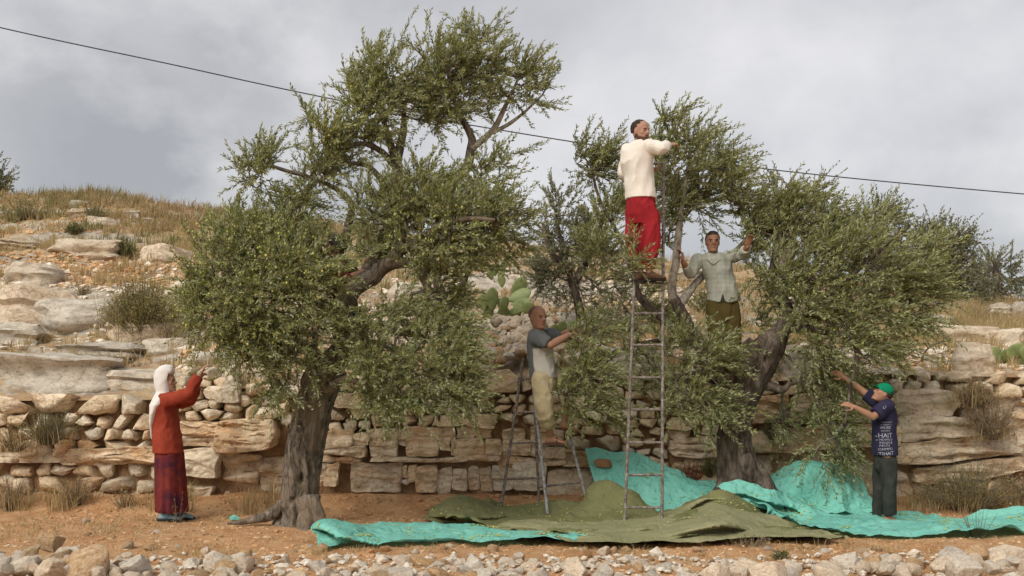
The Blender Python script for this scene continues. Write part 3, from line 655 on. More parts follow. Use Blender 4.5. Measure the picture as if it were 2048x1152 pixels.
def big_trunk(root, D0, line, mat, seed, roots=(), ns=64, ridges=.30, holes=22, name='trunk'):
    pts = [P(a, b, D0 + d) for a, b, d, _ in line]; p = catmull(pts, 16); m_ = len(p); rr = np.interp(np.linspace(0, 1, m_), np.linspace(0, 1, len(line)), [q[3] for q in line])
    V, F_ = tube_vf(p, rr, ns); c = np.concatenate([np.repeat(p, ns, 0), p[[0, -1]]]); d = unit(V - c); r_ = np.concatenate([np.repeat(rr, ns), rr[[0, -1]]])
    th = np.concatenate([np.tile(np.linspace(0, 2 * np.pi, ns, endpoint=False), m_), [0, 0]]); s = np.concatenate([np.repeat(np.linspace(0, 1, m_), ns), [0, 1]])
    tw = th + 1.3 * s + .5 * fbm(np.stack([V[:, 0] * 2, V[:, 1] * 2, V[:, 2] * 2], 1) + seed, 2, 4)
    q = np.stack([np.cos(tw) * 2.1, np.sin(tw) * 2.1, s * 2.2 + seed], 1)
    g = fbm(q, 3, seed); rid = 1 - np.abs(fbm(q * np.array([1.7, 1.7, .8]) + 9, 3, seed + 3)) * 2
    h = ridges * (.9 * g + .55 * rid - .3) + .05 * fbm(np.stack([V[:, 0] * 22, V[:, 1] * 22, V[:, 2] * 7], 1), 3, seed + 7)
    k = np.random.default_rng(seed)
    for _ in range(holes):
        i = k.integers(0, m_ * ns); dd = (V - V[i]); e_ = np.sqrt(dd[:, 0] ** 2 + dd[:, 1] ** 2 + (dd[:, 2] * k.uniform(.35, .8)) ** 2); h -= .50 * np.exp(-(e_ / k.uniform(.018, .045)) ** 2)
    V = V + d * (h * r_)[:, None]
    L = [(V, F_)]
    for i, (rl) in enumerate(roots):
        pts_ = [P(a, b, D0 + d_) for a, b, d_, _ in rl]; L.append(limb_vf(pts_, [q_[3] for q_ in rl], .22, seed + 40 + i, 18, 9))
    V, F_ = joinvf(L); return link(name, mesh_f(name, V, F_, True), MAT[mat], root)

# the tall olive tree
DL = 11.75
t1 = empty('olive_tree', P(600, 1055, DL), 'tallest olive tree with a hollowed pale trunk rooted beside the aqua sheet', 'olive tree', 'old olive trees being harvested')
trunkL = [(594, 1068, 0, .30), (596, 1030, 0, .225), (600, 980, 0, .19), (607, 920, 0, .184), (617, 860, 0, .19), (630, 805, .02, .19), (648, 762, .03, .18), (668, 730, .04, .15)]
big_trunk(t1, DL, trunkL, 'bark', 11, [
    [(590, 985, -.06, .10), (562, 1010, -.10, .075), (532, 1030, -.10, .052), (492, 1042, -.05, .034), (455, 1047, 0, .015)],
    [(610, 1000, -.16, .12), (612, 1035, -.24, .10), (608, 1062, -.34, .06), (590, 1080, -.42, .02)],
    [(622, 1000, -.1, .12), (632, 1040, -.2, .09), (645, 1062, -.22, .05)],
    [(590, 1020, .1, .13), (560, 1040, .2, .08), (545, 1050, .3, .03)], [(600, 1000, .1, .16), (600, 1055, .2, .16)]])
limbsL = [trunkL,
  [(655, 745, .03, .17), (690, 705, .0, .135), (700, 665, .0, .12), (690, 625, .02, .11), (700, 585, .0, .105), (740, 552, -.05, .095), (785, 522, -.1, .08), (800, 495, -.1, .06), (806, 470, -.1, .045)],
  [(628, 800, -.05, .10), (618, 765, -.15, .075), (622, 740, -.2, .05), (630, 690, -.3, .035)],
  [(690, 635, 0, .085), (655, 612, -.05, .06), (600, 595, -.12, .045), (545, 565, -.18, .03), (480, 540, -.2, .016)],
  [(692, 690, .05, .09), (670, 640, .2, .075), (660, 560, .3, .06), (690, 480, .35, .05), (702, 410, .35, .04), (672, 378, .3, .028), (610, 350, .25, .018)],
  [(785, 525, -.1, .07), (820, 528, -.1, .055), (848, 555, -.12, .045), (862, 600, -.15, .035), (880, 650, -.2, .02)],
  [(740, 552, .1, .10), (775, 470, .45, .085), (790, 390, .5, .072), (795, 320, .5, .058), (806, 268, .5, .045), (806, 225, .5, .028), (815, 150, .5, .014)],
  [(793, 330, .5, .05), (775, 268, .42, .035), (760, 225, .38, .02)],
  [(793, 335, .5, .045), (760, 300, .35, .032), (715, 288, .25, .026), (680, 310, .15, .015)],
  [(790, 400, .5, .04), (740, 335, .3, .028), (695, 325, .25, .018)],
  [(778, 470, .5, .075), (850, 400, .6, .065), (925, 345, .65, .055), (943, 290, .65, .048), (938, 262, .62, .04), (912, 215, .58, .028), (900, 150, .5, .014)],
  [(942, 300, .65, .042), (985, 262, .75, .034), (1015, 205, .8, .024), (1040, 150, .8, .012)],
  [(985, 265, .75, .028), (1030, 240, .8, .02), (1085, 190, .85, .01)],
  [(806, 500, -.1, .05), (850, 470, -.3, .04), (920, 440, -.45, .03), (990, 440, -.5, .018)],
  [(690, 700, 0, .06), (740, 690, -.35, .045), (800, 700, -.5, .035), (880, 740, -.6, .02)],
  [(650, 780, -.1, .06), (700, 760, -.4, .04), (760, 790, -.55, .025)]]
blobsL = [(440, 535, 88, 88, -.2), (540, 490, 100, 68, -.1), (430, 640, 62, 75, -.3), (530, 600, 110, 80, -.5), (500, 680, 78, 66, -.4), (392, 590, 42, 55, -.1), (610, 545, 80, 70, -.5), (640, 505, 60, 50, 0, .6), (590, 700, 66, 62, -.5, .85), (562, 760, 44, 45, -.5, .8), (640, 650, 50, 50, -.6, .7), (470, 460, 55, 40, .1),
  (520, 350, 52, 52, .2, .8), (540, 305, 40, 26, .2, .55), (480, 345, 26, 18, .2, .5), (605, 390, 50, 44, .2, .8), (640, 345, 50, 52, .2), (585, 440, 56, 36, 0, .75),
  (655, 285, 60, 62, .2), (620, 230, 30, 25, .2, .6), (735, 230, 78, 75, .3), (700, 320, 40, 26, .2, .4), (780, 165, 80, 66, .4), (745, 120, 36, 34, .4, .55), (802, 82, 18, 22, .4, .45), (700, 175, 26, 36, .3, .7),
  (880, 150, 88, 78, .5), (960, 118, 74, 70, .6), (955, 68, 40, 28, .6, .7), (1030, 165, 56, 56, .7, .85), (1086, 185, 24, 24, .8, .8), (862, 230, 62, 36, .5, .9), (1000, 240, 40, 24, .7, .2), (920, 195, 90, 50, .5, .9), (1075, 205, 25, 20, .8, .6),
  (840, 400, 112, 72, -.1), (762, 430, 66, 75, -.1), (930, 435, 105, 85, -.2), (1005, 450, 55, 66, 0, .9), (975, 345, 58, 58, .3, .55), (1020, 310, 36, 26, .4, .35), (880, 500, 95, 60, -.3, .9), (740, 500, 40, 40, -.2, .5), (830, 350, 70, 30, .1, .8), (1025, 490, 34, 34, 0, .6),
  (780, 620, 66, 56, -.3, .75), (860, 670, 95, 56, -.4, .8), (760, 715, 62, 72, -.6, .9), (850, 752, 105, 62, -.7), (925, 735, 46, 62, -.6, .85), (820, 815, 66, 26, -.7, .8), (900, 795, 55, 26, -.7, .8), (715, 650, 30, 40, -.5, .6), (885, 605, 42, 46, .2, .7), (640, 740, 36, 26, -.5, .5), (880, 560, 60, 30, .1, .5), (760, 790, 50, 40, -.6, .8)]
olive_tree(t1, DL, limbsL, blobsL, 3, .0074, grow_r=1.03, pale_limbs=(11, 12), fruit=2600, fruit_blobs=[(470, 560, 150, 150), (600, 540, 120, 90), (880, 470, 120, 70), (700, 230, 90, 70), (950, 480, 60, 60)])

# the broad olive tree over the ladder and the boy
DR_ = 12.55
t2 = empty('olive_tree', P(1480, 1000, DR_), 'broad olive tree with a dark split trunk rising behind the turquoise sheets', 'olive tree', 'old olive trees being harvested')
trunkR = [(1488, 1025, 0, .31), (1482, 985, 0, .27), (1474, 940, 0, .225), (1468, 890, 0, .20), (1470, 850, 0, .185), (1482, 810, 0, .165), (1496, 770, -.03, .175), (1520, 722, -.05, .185), (1542, 690, -.05, .155), (1562, 664, -.05, .10)]
big_trunk(t2, DR_, trunkR, 'dark_bark', 29, [
    [(1490, 920, -.1, .14), (1515, 960, -.18, .125), (1545, 992, -.25, .09), (1575, 1012, -.3, .04)],
    [(1458, 940, -.08, .10), (1440, 980, -.12, .07), (1420, 1005, -.15, .03)],
    [(1510, 730, -.1, .10), (1500, 700, -.12, .10), (1488, 682, -.12, .07)]], holes=14)
limbsR = [trunkR,
  [(1472, 850, .05, .12), (1440, 770, .1, .10), (1400, 690, .12, .085), (1366, 630, .12, .066), (1346, 596, .12, .055)],
  [(1346, 600, .12, .054), (1344, 575, .12, .05), (1349, 540, .1, .047), (1356, 470, .1, .042), (1362, 420, .1, .032), (1375, 340, .1, .022), (1385, 270, .1, .012)],
  [(1356, 616, .12, .05), (1376, 588, .22, .047), (1408, 550, .48, .042), (1450, 520, .62, .03), (1520, 450, .5, .02)],
  [(1400, 690, .12, .07), (1330, 640, .2, .055), (1282, 595, .3, .045), (1265, 545, .35, .035), (1240, 480, .4, .025), (1200, 400, .4, .018), (1180, 330, .4, .012)],
  [(1362, 440, .1, .03), (1410, 380, .15, .022), (1440, 320, .2, .014)],
  [(1500, 772, -.05, .065), (1540, 772, -.1, .055), (1565, 778, -.12, .045), (1582, 764, -.12, .02)],
  [(1550, 680, -.05, .085), (1575, 625, 0, .06), (1555, 580, .05, .05), (1545, 530, .05, .04), (1560, 470, .1, .025), (1580, 400, .1, .014)],
  [(1560, 668, -.05, .07), (1620, 620, -.2, .05), (1690, 560, -.3, .038), (1760, 500, -.3, .024), (1800, 460, -.3, .012)],
  [(1575, 655, -.05, .055), (1640, 660, -.3, .04), (1710, 690, -.4, .028), (1700, 780, -.5, .018), (1690, 850, -.5, .01)],
  [(1620, 630, -.1, .045), (1720, 620, 0, .035), (1800, 600, .1, .02)],
  [(1440, 775, .05, .05), (1415, 750, -.2, .035), (1395, 745, -.3, .025), (1360, 750, -.4, .012)],
  [(1400, 690, .1, .035), (1340, 680, .3, .028), (1270, 690, .25, .022), (1200, 720, -.1, .018), (1165, 790, -.35, .012)]]
blobsR = [(1180, 300, 42, 36, .4, .8), (1205, 345, 62, 50, .4, .95), (1152, 320, 26, 24, .4, .6), (1230, 300, 26, 30, .4, .5), (1240, 400, 50, 40, .4, .7),
  (1330, 238, 36, 30, .1, .75), (1385, 290, 66, 50, .1), (1352, 345, 56, 56, .1), (1430, 330, 58, 58, .25), (1400, 410, 76, 54, .5), (1345, 410, 36, 44, .1), (1470, 370, 46, 42, .1), (1300, 400, 40, 60, .45, .8), (1320, 300, 30, 30, .3, .7),
  (1232, 440, 56, 52, .3, .8), (1205, 500, 72, 46, -.1, .9), (1250, 530, 40, 34, -.78, .55), (1268, 480, 20, 24, -.78, .4), (1296, 540, 14, 10, -.8, .3),
  (1180, 680, 54, 46, -.3, .9), (1188, 755, 66, 54, -.35), (1165, 818, 56, 30, -.40, .9), (1235, 640, 42, 36, .25, .7), (1290, 640, 36, 46, .35, .7), (1262, 700, 40, 50, .35, .6), (1215, 830, 30, 26, -.3, .8), (1132, 790, 26, 50, -.45, .9), (1145, 730, 22, 36, -.40, .7),
  (1390, 700, 86, 56, -.35), (1400, 785, 86, 48, -.4), (1445, 676, 30, 12, -.35, .5), (1372, 820, 32, 26, -.4, .8), (1440, 835, 36, 30, -.35, .7), (1356, 760, 30, 46, -.3, .9), (1310, 740, 30, 40, .4, .6), (1300, 590, 30, 30, .4, .5),
  (1540, 462, 66, 70, .2), (1512, 470, 36, 46, .5, .8), (1540, 600, 46, 50, .5, .8), (1590, 655, 46, 26, .3, .8), (1556, 550, 36, 66, -.18, .7), (1510, 640, 26, 34, .5, .7), (1335, 480, 24, 36, .5, .7), (1790, 690, 44, 36, -.1, .7), (1605, 445, 82, 66, .1), (1580, 392, 46, 24, .1, .8), (1490, 405, 44, 36, .5, .9), (1680, 460, 86, 50, 0), (1748, 450, 46, 34, .1, .7), (1620, 535, 96, 66, -.2), (1730, 530, 106, 66, -.2), (1818, 555, 66, 66, -.1), (1700, 615, 106, 56, -.3), (1800, 630, 66, 46, -.2, .9), (1610, 610, 62, 46, -.35, .9), (1655, 685, 82, 36, -.4, .8), (1735, 695, 66, 46, -.4, .85), (1520, 550, 36, 46, .1, .7), (1500, 430, 40, 40, .2, .8), (1860, 600, 40, 40, 0, .8), (1840, 510, 50, 36, 0, .6),
  (1650, 775, 50, 58, .1, 1.1, .6), (1658, 848, 54, 54, .0, 1.1, .6), (1620, 745, 60, 36, -.1, .7, .5), (1672, 895, 40, 34, -.1, 1.0, .6), (1560, 690, 30, 30, .3, .5), (1700, 745, 34, 34, .35, .6, .5), (1560, 840, 60, 44, .4, .45, .5), (1720, 790, 34, 44, .3, .9, .6), (1640, 900, 26, 24, -.4, .5, .6)]
olive_tree(t2, DR_, limbsR, blobsR, 5, .0074, grow_r=.99, pale_limbs=(2, 3), wood='dark_bark', wind=(.17, 0, .05), fruit=260, fruit_blobs=[(1210, 350, 60, 60), (1700, 600, 120, 100)])

# trees further up the slope
def far_tree(label, D, limbs, blobs, seed, dens, lv, ls, wd, tl, leaf='olive_leaf_far'):
    a, b = limbs[0][0][:2]
    tr_ = empty('olive_tree', P(a, b, D), label, 'olive tree', 'olive trees further up the slope')
    V, F_ = limb_vf([P(x, y, D + d) for x, y, d, _ in limbs[0]], [q[3] for q in limbs[0]], .18, seed, 16)
    link('trunk', mesh_f('trunk', V, F_, True), MAT['dark_bark'], tr_)
    olive_tree(tr_, D, limbs, blobs, seed, dens, leaf=leaf, wood='dark_bark', tl=tl, leaves=lv, lsize=ls, width=wd, wind=(.03, 0, .02))
far_tree('thin dark olive tree between the cactus and the standing man in red trousers', 16.0,
  [[(1165, 640, 0, .075), (1150, 580, 0, .06), (1135, 530, 0, .045), (1120, 470, 0, .03), (1110, 420, 0, .015)], [(1150, 570, 0, .06), (1185, 500, .1, .04), (1215, 450, .1, .02)], [(1140, 545, 0, .05), (1100, 500, -.1, .035), (1085, 450, 0, .02)]],
  [(1125, 420, 50, 46, 0, .7), (1105, 480, 46, 42, 0), (1150, 490, 60, 46), (1130, 550, 70, 50), (1190, 470, 46, 40), (1090, 560, 26, 46), (1160, 600, 40, 26, 0, .6), (1220, 560, 50, 40, .1, .7), (1240, 610, 40, 30, 0, .5)], 41, .0085, 30, (.055, .08), .008, (.25, .45))
far_tree('shaded olive tree with a leaning dark stem, seen between the tall tree and the cactus', 14.6,
  [[(935, 705, 0, .10), (915, 660, 0, .09), (895, 610, 0, .08), (870, 550, 0, .06), (860, 490, 0, .03)], [(900, 610, 0, .05), (930, 560, 0, .04), (950, 500, 0, .02)]],
  [(880, 580, 56, 56, 0, .8), (905, 590, 30, 46, 0, .6), (900, 660, 50, 36, -.1, .6), (860, 510, 50, 40, 0, .7)], 43, .005, 30, (.055, .075), .0075, (.22, .4), 'olive_leaf')
far_tree('round grey green olive tree on the skyline above the boy in the cap', 23.0,
  [[(1925, 632, 0, .22), (1915, 590, 0, .16), (1905, 540, 0, .11), (1895, 490, 0, .06)], [(1910, 570, 0, .10), (1870, 520, .2, .06), (1845, 480, .2, .03)]],
  [(1895, 490, 50, 36), (1860, 490, 40, 46), (1915, 545, 48, 46), (1870, 560, 46, 50), (1930, 590, 40, 28), (1880, 610, 50, 26)], 47, .018, 24, (.07, .10), .013, (.35, .6))
far_tree('last olive tree on the skyline where the ridge runs down out of the picture', 25.0,
  [[(1985, 640, 0, .2), (1990, 600, 0, .14), (1995, 560, 0, .09), (1990, 520, 0, .05)], [(1990, 595, 0, .09), (2020, 570, 0, .05), (2035, 555, 0, .03)]],
  [(1985, 540, 40, 36), (2020, 565, 34, 28), (1980, 590, 36, 30), (1955, 600, 26, 30), (1950, 560, 20, 30, 0, .6)], 53, .017, 24, (.07, .10), .013, (.35, .6))
far_tree('pale olive crown on the ridge behind the broad tree', 21.0,
  [[(1760, 600, 0, .2), (1762, 520, 0, .14), (1765, 460, 0, .08), (1768, 420, 0, .04)], [(1762, 520, 0, .09), (1800, 470, 0, .05), (1820, 450, 0, .03)]],
  [(1765, 430, 36, 30), (1740, 450, 50, 36), (1800, 460, 40, 36), (1700, 470, 40, 40, 0, .5), (1830, 510, 40, 40, 0, .8), (1780, 510, 60, 40)], 59, .008, 24, (.065, .095), .012, (.35, .6))
far_tree('olive tree showing its top behind the middle of the broad tree', 20.0,
  [[(1570, 560, 0, .2), (1575, 480, 0, .14), (1580, 420, 0, .08), (1585, 370, 0, .04)], [(1575, 470, 0, .09), (1620, 420, 0, .05), (1635, 380, 0, .03)]],
  [(1570, 375, 46, 32), (1620, 385, 30, 36), (1550, 420, 46, 40), (1610, 440, 50, 40)], 61, .008, 24, (.065, .095), .012, (.35, .6))
far_tree('small dark olive tree at the top of the bare slope', 29.0,
  [[(2, 400, 0, .15), (0, 378, 0, .1), (-6, 355, 0, .05)], [(0, 380, 0, .08), (-30, 360, 0, .04)]],
  [(-2, 366, 22, 24), (-30, 350, 30, 34), (-50, 370, 30, 30), (12, 384, 12, 12), (-20, 385, 40, 18)], 67, .02, 22, (.09, .13), .018, (.35, .6))
# ------------------------------------------------------------------ harvest sheets
def fz(px, D):
    x = np.array([(px - 1024.0) / F * D]); return float(field_z(x, np.array([D]))[0])
def G(px, py, lift=.02):      # a point lying on the field under photo point (px, py)
    D = DG(py)
    for _ in range(4): D = F * (CAMZ - fz(px, D) - lift) / (py - HZ)
    return np.array([(px - 1024.0) / F * D, D, fz(px, D) + lift])
def cat_resample(pts, n):
    q = catmull(pts, 12); s = np.concatenate([[0], np.cumsum(np.linalg.norm(np.diff(q, axis=0), axis=1))]); t = np.linspace(0, s[-1], n)
    return np.stack([np.interp(t, s, q[:, k]) for k in range(3)], 1)
def sheet(name, rows, mat, label, cat, nu=150, nv=70, wr=.03, seed=1, edge=.03, lift=.012, group=None, fold=.5):
    R = np.stack([cat_resample(np.array(r_), nu) for r_ in rows])               # rows x nu x 3
    V = np.stack([catmull(R[:, j], 24) for j in range(nu)], 0)                   # nu x m x 3
    m_ = V.shape[1]; ii = np.linspace(0, m_ - 1, nv); lo = np.floor(ii).astype(int); hi = np.minimum(lo + 1, m_ - 1); fr = (ii - lo)[None, :, None]
    V = V[:, lo] * (1 - fr) + V[:, hi] * fr
    du = np.gradient(V, axis=0); dv = np.gradient(V, axis=1); N = unit(np.cross(du, dv)); N[N[..., 2] < 0] *= -1
    p = V.copy(); rid = lambda q, s: 1 - 2 * np.abs(fbm(q, 2, s))
    a = 24 * np.pi / 180; q = np.stack([p[..., 0] * math.cos(a) + p[..., 1] * math.sin(a), -p[..., 0] * math.sin(a) + p[..., 1] * math.cos(a), p[..., 2]], -1)
    h = wr * (.8 * fbm(p * 1.8 + seed, 3, seed) + fold * rid(q * np.array([2.2, .9, 1.6]) + seed, seed + 3) + .45 * rid(q * np.array([1.2, 4.2, 2.0]) + seed * 3, seed + 5) + .30 * rid(q * np.array([6, 4, 5]) + seed, seed + 8) + .16 * rid(q * np.array([15, 9, 12]) + seed * 2, seed + 9))
    u = np.linspace(0, 1, nu)[:, None]; v = np.linspace(0, 1, nv)[None]
    ed = np.exp(-np.minimum(np.minimum(u * 20, (1 - u) * 20), np.minimum(v * 9, (1 - v) * 9)) ** 2)
    sc = np.clip(fbm(np.stack([p[..., 0] * 2.3 + seed, p[..., 1] * .4, 0 * u + 0 * v], -1), 2, seed + 11) * 2.2, 0, 1)
    V = V + N * (h + ed * edge * sc)[..., None]
    # stay above the soil
    zg = field_z(V[..., 0], V[..., 1]) + lift * (.25 + .75 * np.minimum(1, np.abs(h) / .01)); V[..., 2] = np.maximum(V[..., 2], zg)
    o = link(name, mesh_q(name, V.reshape(-1, 3), grid_faces(nu, nv), True), MAT[mat])
    return tag(o, label, cat, group), V
S1, V1 = sheet('harvest_sheet', [
    [G(636, 1097), G(668, 1096), G(690, 1090), G(760, 1092), G(840, 1091), G(900, 1085), G(960, 1091), G(1040, 1087), G(1120, 1089), G(1180, 1089), G(1222, 1084)],
    [G(634, 1075, .06), G(655, 1074, .08), G(688, 1078, .10), G(760, 1080, .03), G(830, 1079), G(900, 1074), G(970, 1079), G(1050, 1078), G(1130, 1082), G(1180, 1083), G(1222, 1082)],
    [G(632, 1060, .10), G(652, 1058, .15), G(690, 1066, .12), G(750, 1064, .04), G(830, 1062, .04), G(900, 1060, .03), G(970, 1064, .03), G(1050, 1070), G(1120, 1077), G(1175, 1081), G(1221, 1081)],
    [G(634, 1047, .12), G(660, 1048, .14), G(700, 1050, .08), G(750, 1048, .05), G(820, 1050, .04), G(890, 1048, .05), G(950, 1052, .04), G(1050, 1065), G(1110, 1073), G(1170, 1079), G(1220, 1080)]],
    'aqua', 'pale aqua sheet spread flat on the soil beside the tall trunk, folded at one end', 'sheet', 200, 70, .045, 5, .06, group='sheets laid out to catch the olives')
S2, V2 = sheet('harvest_net', [
    [G(846, 1041), G(900, 1050), G(980, 1064), G(1100, 1080), G(1200, 1089), G(1290, 1090), G(1400, 1084), G(1480, 1080), G(1560, 1077), G(1640, 1080), G(1690, 1078)],
    [G(850, 1037), G(905, 1043, .02), G(985, 1055), G(1100, 1066), G(1200, 1074), G(1300, 1076), G(1400, 1068, .03), G(1480, 1065, .03), G(1560, 1066), G(1630, 1070), G(1675, 1072)],
    [G(855, 1034), G(908, 1037, .1), G(985, 1045), G(1100, 1052), G(1190, 1058), G(1300, 1062), G(1390, 1050, .10), G(1450, 1048, .12), G(1530, 1054), G(1600, 1060), G(1650, 1065)],
    [G(858, 1031), P(905, 1012, 12.3), G(990, 1036, .05), G(1090, 1040, .02), P(1185, 1030, 11.95), P(1230, 1025, 11.9), G(1310, 1050, .02), P(1395, 1022, 11.9), P(1440, 1012, 11.8), P(1490, 1022, 11.85), G(1560, 1052), G(1620, 1060)],
    [G(862, 1030), P(912, 998, 12.6), P(960, 1008, 12.55), G(1000, 1024, .05), P(1060, 1020, 12.5), P(1120, 1008, 12.5), P(1165, 1010, 12.4), P(1190, 978, 12.25), P(1215, 968, 12.25), P(1255, 985, 12.2), P(1290, 1015, 12.1), G(1330, 1040, .02), P(1390, 1004, 12.1), P(1430, 990, 12.0), P(1480, 1002, 12.0), P(1520, 1028, 12.05), G(1580, 1052)],
    [G(868, 1027), P(915, 1004, 12.75), P(960, 1014, 12.7), G(1000, 1022, .03), G(1060, 1022, .06), G(1120, 1020, .06), P(1165, 1018, 12.65), P(1195, 992, 12.5), P(1215, 985, 12.5), P(1250, 1000, 12.45), G(1295, 1026, .03), G(1340, 1030, .02), P(1400, 1012, 12.25), P(1440, 1002, 12.12), P(1480, 1012, 12.12), G(1520, 1034, .03), G(1570, 1045)]],
    'olive_net', 'olive green net heaped into mounds under both ladders', 'net', 240, 96, .055, 9, .05, group='sheets laid out to catch the olives')
S6, V6 = sheet('harvest_net', [
    [G(985, 1068, .04), G(1100, 1084, .04), G(1200, 1092, .04), G(1290, 1093, .04), G(1400, 1087, .04), G(1480, 1083, .04), G(1560, 1080, .04), G(1640, 1083, .04), G(1692, 1080, .04)],
    [G(990, 1060, .05), G(1100, 1070, .05), G(1200, 1077, .05), G(1300, 1079, .05), G(1400, 1070, .07), G(1480, 1067, .07), G(1560, 1068, .05), G(1630, 1073, .05), G(1680, 1075, .05)],
    [G(1000, 1054, .05), G(1100, 1058, .05), G(1195, 1064, .05), G(1300, 1066, .06), G(1390, 1053, .14), G(1450, 1050, .16), G(1530, 1057, .06), G(1600, 1064, .05), G(1660, 1070, .05)],
    [G(1010, 1050, .05), G(1100, 1052, .05), G(1190, 1053, .06), G(1300, 1053, .08), P(1385, 1028, 11.8), P(1432, 1014, 11.7), P(1490, 1026, 11.75), G(1580, 1057, .05), G(1640, 1066, .05)],
    [G(1020, 1047, .05), G(1100, 1047, .05), G(1190, 1046, .07), P(1260, 1036, 12.0), P(1340, 1026, 11.95), P(1424, 998, 11.9), P(1480, 1012, 11.88), P(1530, 1034, 11.9), G(1620, 1063, .05)]],
    'olive_net_pale', 'faded olive net lying on top of the darker one in front of the tall ladder', 'net', 230, 80, .030, 27, .025, group='sheets laid out to catch the olives')
S3, V3 = sheet('harvest_sheet', [
    [P(1212, 1000, 12.75), P(1245, 1022, 12.55), P(1300, 1030, 12.45), P(1350, 1026, 12.45), P(1400, 1006, 12.5), P(1432, 990, 12.6)],
    [P(1190, 962, 12.9), P(1240, 975, 12.75), P(1300, 985, 12.65), P(1350, 988, 12.65), P(1400, 985, 12.65), P(1434, 980, 12.7)],
    [P(1178, 928, 13.05), P(1235, 940, 12.92), P(1290, 948, 12.85), P(1340, 958, 12.8), P(1395, 972, 12.78), P(1433, 972, 12.78)],
    [P(1170, 901, 13.15), P(1195, 902, 13.14), P(1225, 909, 13.12), P(1262, 908, 13.1), P(1300, 925, 13.05), P(1350, 945, 12.98), P(1392, 967, 12.9), P(1430, 966, 12.85)]],
    'aqua', 'turquoise sheet hung up against the dry stone wall behind the tall ladder', 'sheet', 130, 100, .040, 13, .03, group='sheets laid out to catch the olives')
S4, V4 = sheet('harvest_sheet', [
    [P(1560, 1046, 11.95), G(1610, 1068), G(1660, 1073), G(1720, 1074), G(1790, 1075), G(1860, 1074), G(1930, 1074), G(2000, 1073), G(2060, 1068), G(2130, 1062)],
    [P(1520, 1030, 12.0), P(1575, 1044, 12.0), G(1650, 1058), G(1720, 1062), G(1800, 1060, .03), G(1860, 1062, .03), G(1930, 1062, .04), G(2000, 1062, .03), G(2060, 1058), G(2130, 1054)],
    [P(1480, 1008, 12.1), P(1530, 1022, 12.15), P(1590, 1032, 12.2), G(1660, 1044), G(1730, 1046), G(1800, 1046), G(1860, 1048), G(1930, 1052), G(2000, 1053), G(2060, 1050), G(2130, 1047)],
    [P(1445, 988, 12.1), P(1480, 986, 12.1), P(1540, 1008, 12.1), P(1600, 1014, 12.25), G(1680, 1034, .02), G(1740, 1034), G(1800, 1037), G(1870, 1041), G(1940, 1047), G(2000, 1047), G(2060, 1044), G(2130, 1042)],
    [P(1436, 984, 12.2), P(1468, 974, 12.2), P(1530, 996, 12.2), P(1580, 1008, 12.35), G(1670, 1026, .02), G(1740, 1026, .02), G(1790, 1030), P(1850, 1030, 12.6), G(1920, 1041, .02), G(2000, 1043), G(2060, 1040), G(2130, 1038)]],
    'aqua', 'bright aqua sheet spread under the boy, running on past the big trunk', 'sheet', 220, 90, .055, 17, .07, group='sheets laid out to catch the olives')
S5, V5 = sheet('harvest_sheet', [
    [P(1560, 1018, 12.42), P(1600, 1026, 12.38), P(1650, 1032, 12.36), P(1700, 1035, 12.36), P(1740, 1035, 12.4), P(1755, 1030, 12.45)],
    [P(1552, 1002, 12.55), P(1595, 1004, 12.5), P(1640, 1006, 12.46), P(1685, 1010, 12.46), P(1722, 1014, 12.5), P(1740, 1018, 12.55)],
    [P(1546, 985, 12.7), P(1585, 972, 12.62), P(1630, 970, 12.56), P(1670, 974, 12.58), P(1705, 985, 12.62), P(1722, 994, 12.66)],
    [P(1545, 976, 12.84), P(1580, 953, 12.8), P(1622, 944, 12.74), P(1660, 950, 12.76), P(1690, 962, 12.8), P(1716, 970, 12.84)],
    [P(1546, 974, 12.98), P(1580, 948, 12.98), P(1625, 938, 12.96), P(1660, 945, 12.98), P(1688, 955, 12.98), P(1706, 958, 12.98)]],
    'aqua', 'rumpled turquoise sheet bundled into a dome against the bank between trunk and boy', 'sheet', 130, 100, .085, 23, .04, group='sheets laid out to catch the olives', fold=.9)

# ------------------------------------------------------------------ ladders
def bar(name, a, b, r, mat, parent, ns=8, flat=None):
    pts = np.linspace(a, b, 6); V, F_ = tube_vf(pts, [r] * 6, ns); return link(name, mesh_f(name, V, F_, True, 40), MAT[mat], parent)
ld = empty('ladder', P(1288, 1055, 11.55), 'tall straight rusty steel ladder leaning into the broad olive tree', 'ladder')
LB, LT = (1249, 1054, 11.58), (1278, 330, 12.15); RB, RT = (1324, 1056, 11.55), (1327, 326, 12.15)
la, lb_, ra, rb_ = P(*LB), P(*LT), P(*RB), P(*RT)
# the left rail follows the slight taper of the photograph
bar('rail', la, lb_, .017, 'rust', ld); bar('rail', ra, rb_, .017, 'rust', ld)
def at_py(a, b, py):
    lo, hi = 0.0, 1.0
    for _ in range(40):
        m_ = (lo + hi) / 2; q = a + (b - a) * m_
        if HZ - (q[2] - CAMZ) / q[1] * F > py: lo = m_
        else: hi = m_
    return a + (b - a) * lo
for py in (1015, 950, 885, 819, 755, 690, 627, 566, 502, 440, 380, 326): bar('rung', at_py(la, lb_, py), at_py(ra, rb_, py), .0135, 'rust', ld)
for q in (la, ra): bar('foot', q + np.array([0, 0, .012]), q + np.array([0, 0, .05]), .026, 'rust', ld)
ST_PLANK = at_py(la, lb_, 566), at_py(ra, rb_, 566)
sl = empty('stepladder', P(1090, 1035, 12.4), 'narrow topped steel stepladder carrying the man in the grey and white tee', 'ladder')
fa, fb, fc, fd = P(1000, 1027, 12.65), P(1047, 716, 12.72), P(1097, 1042, 12.15), P(1063, 742, 12.62)
ba, bb, bc, bd = P(1079, 1024, 12.8), P(1066, 746, 12.78), P(1182, 1034, 12.42), P(1106, 742, 12.74)
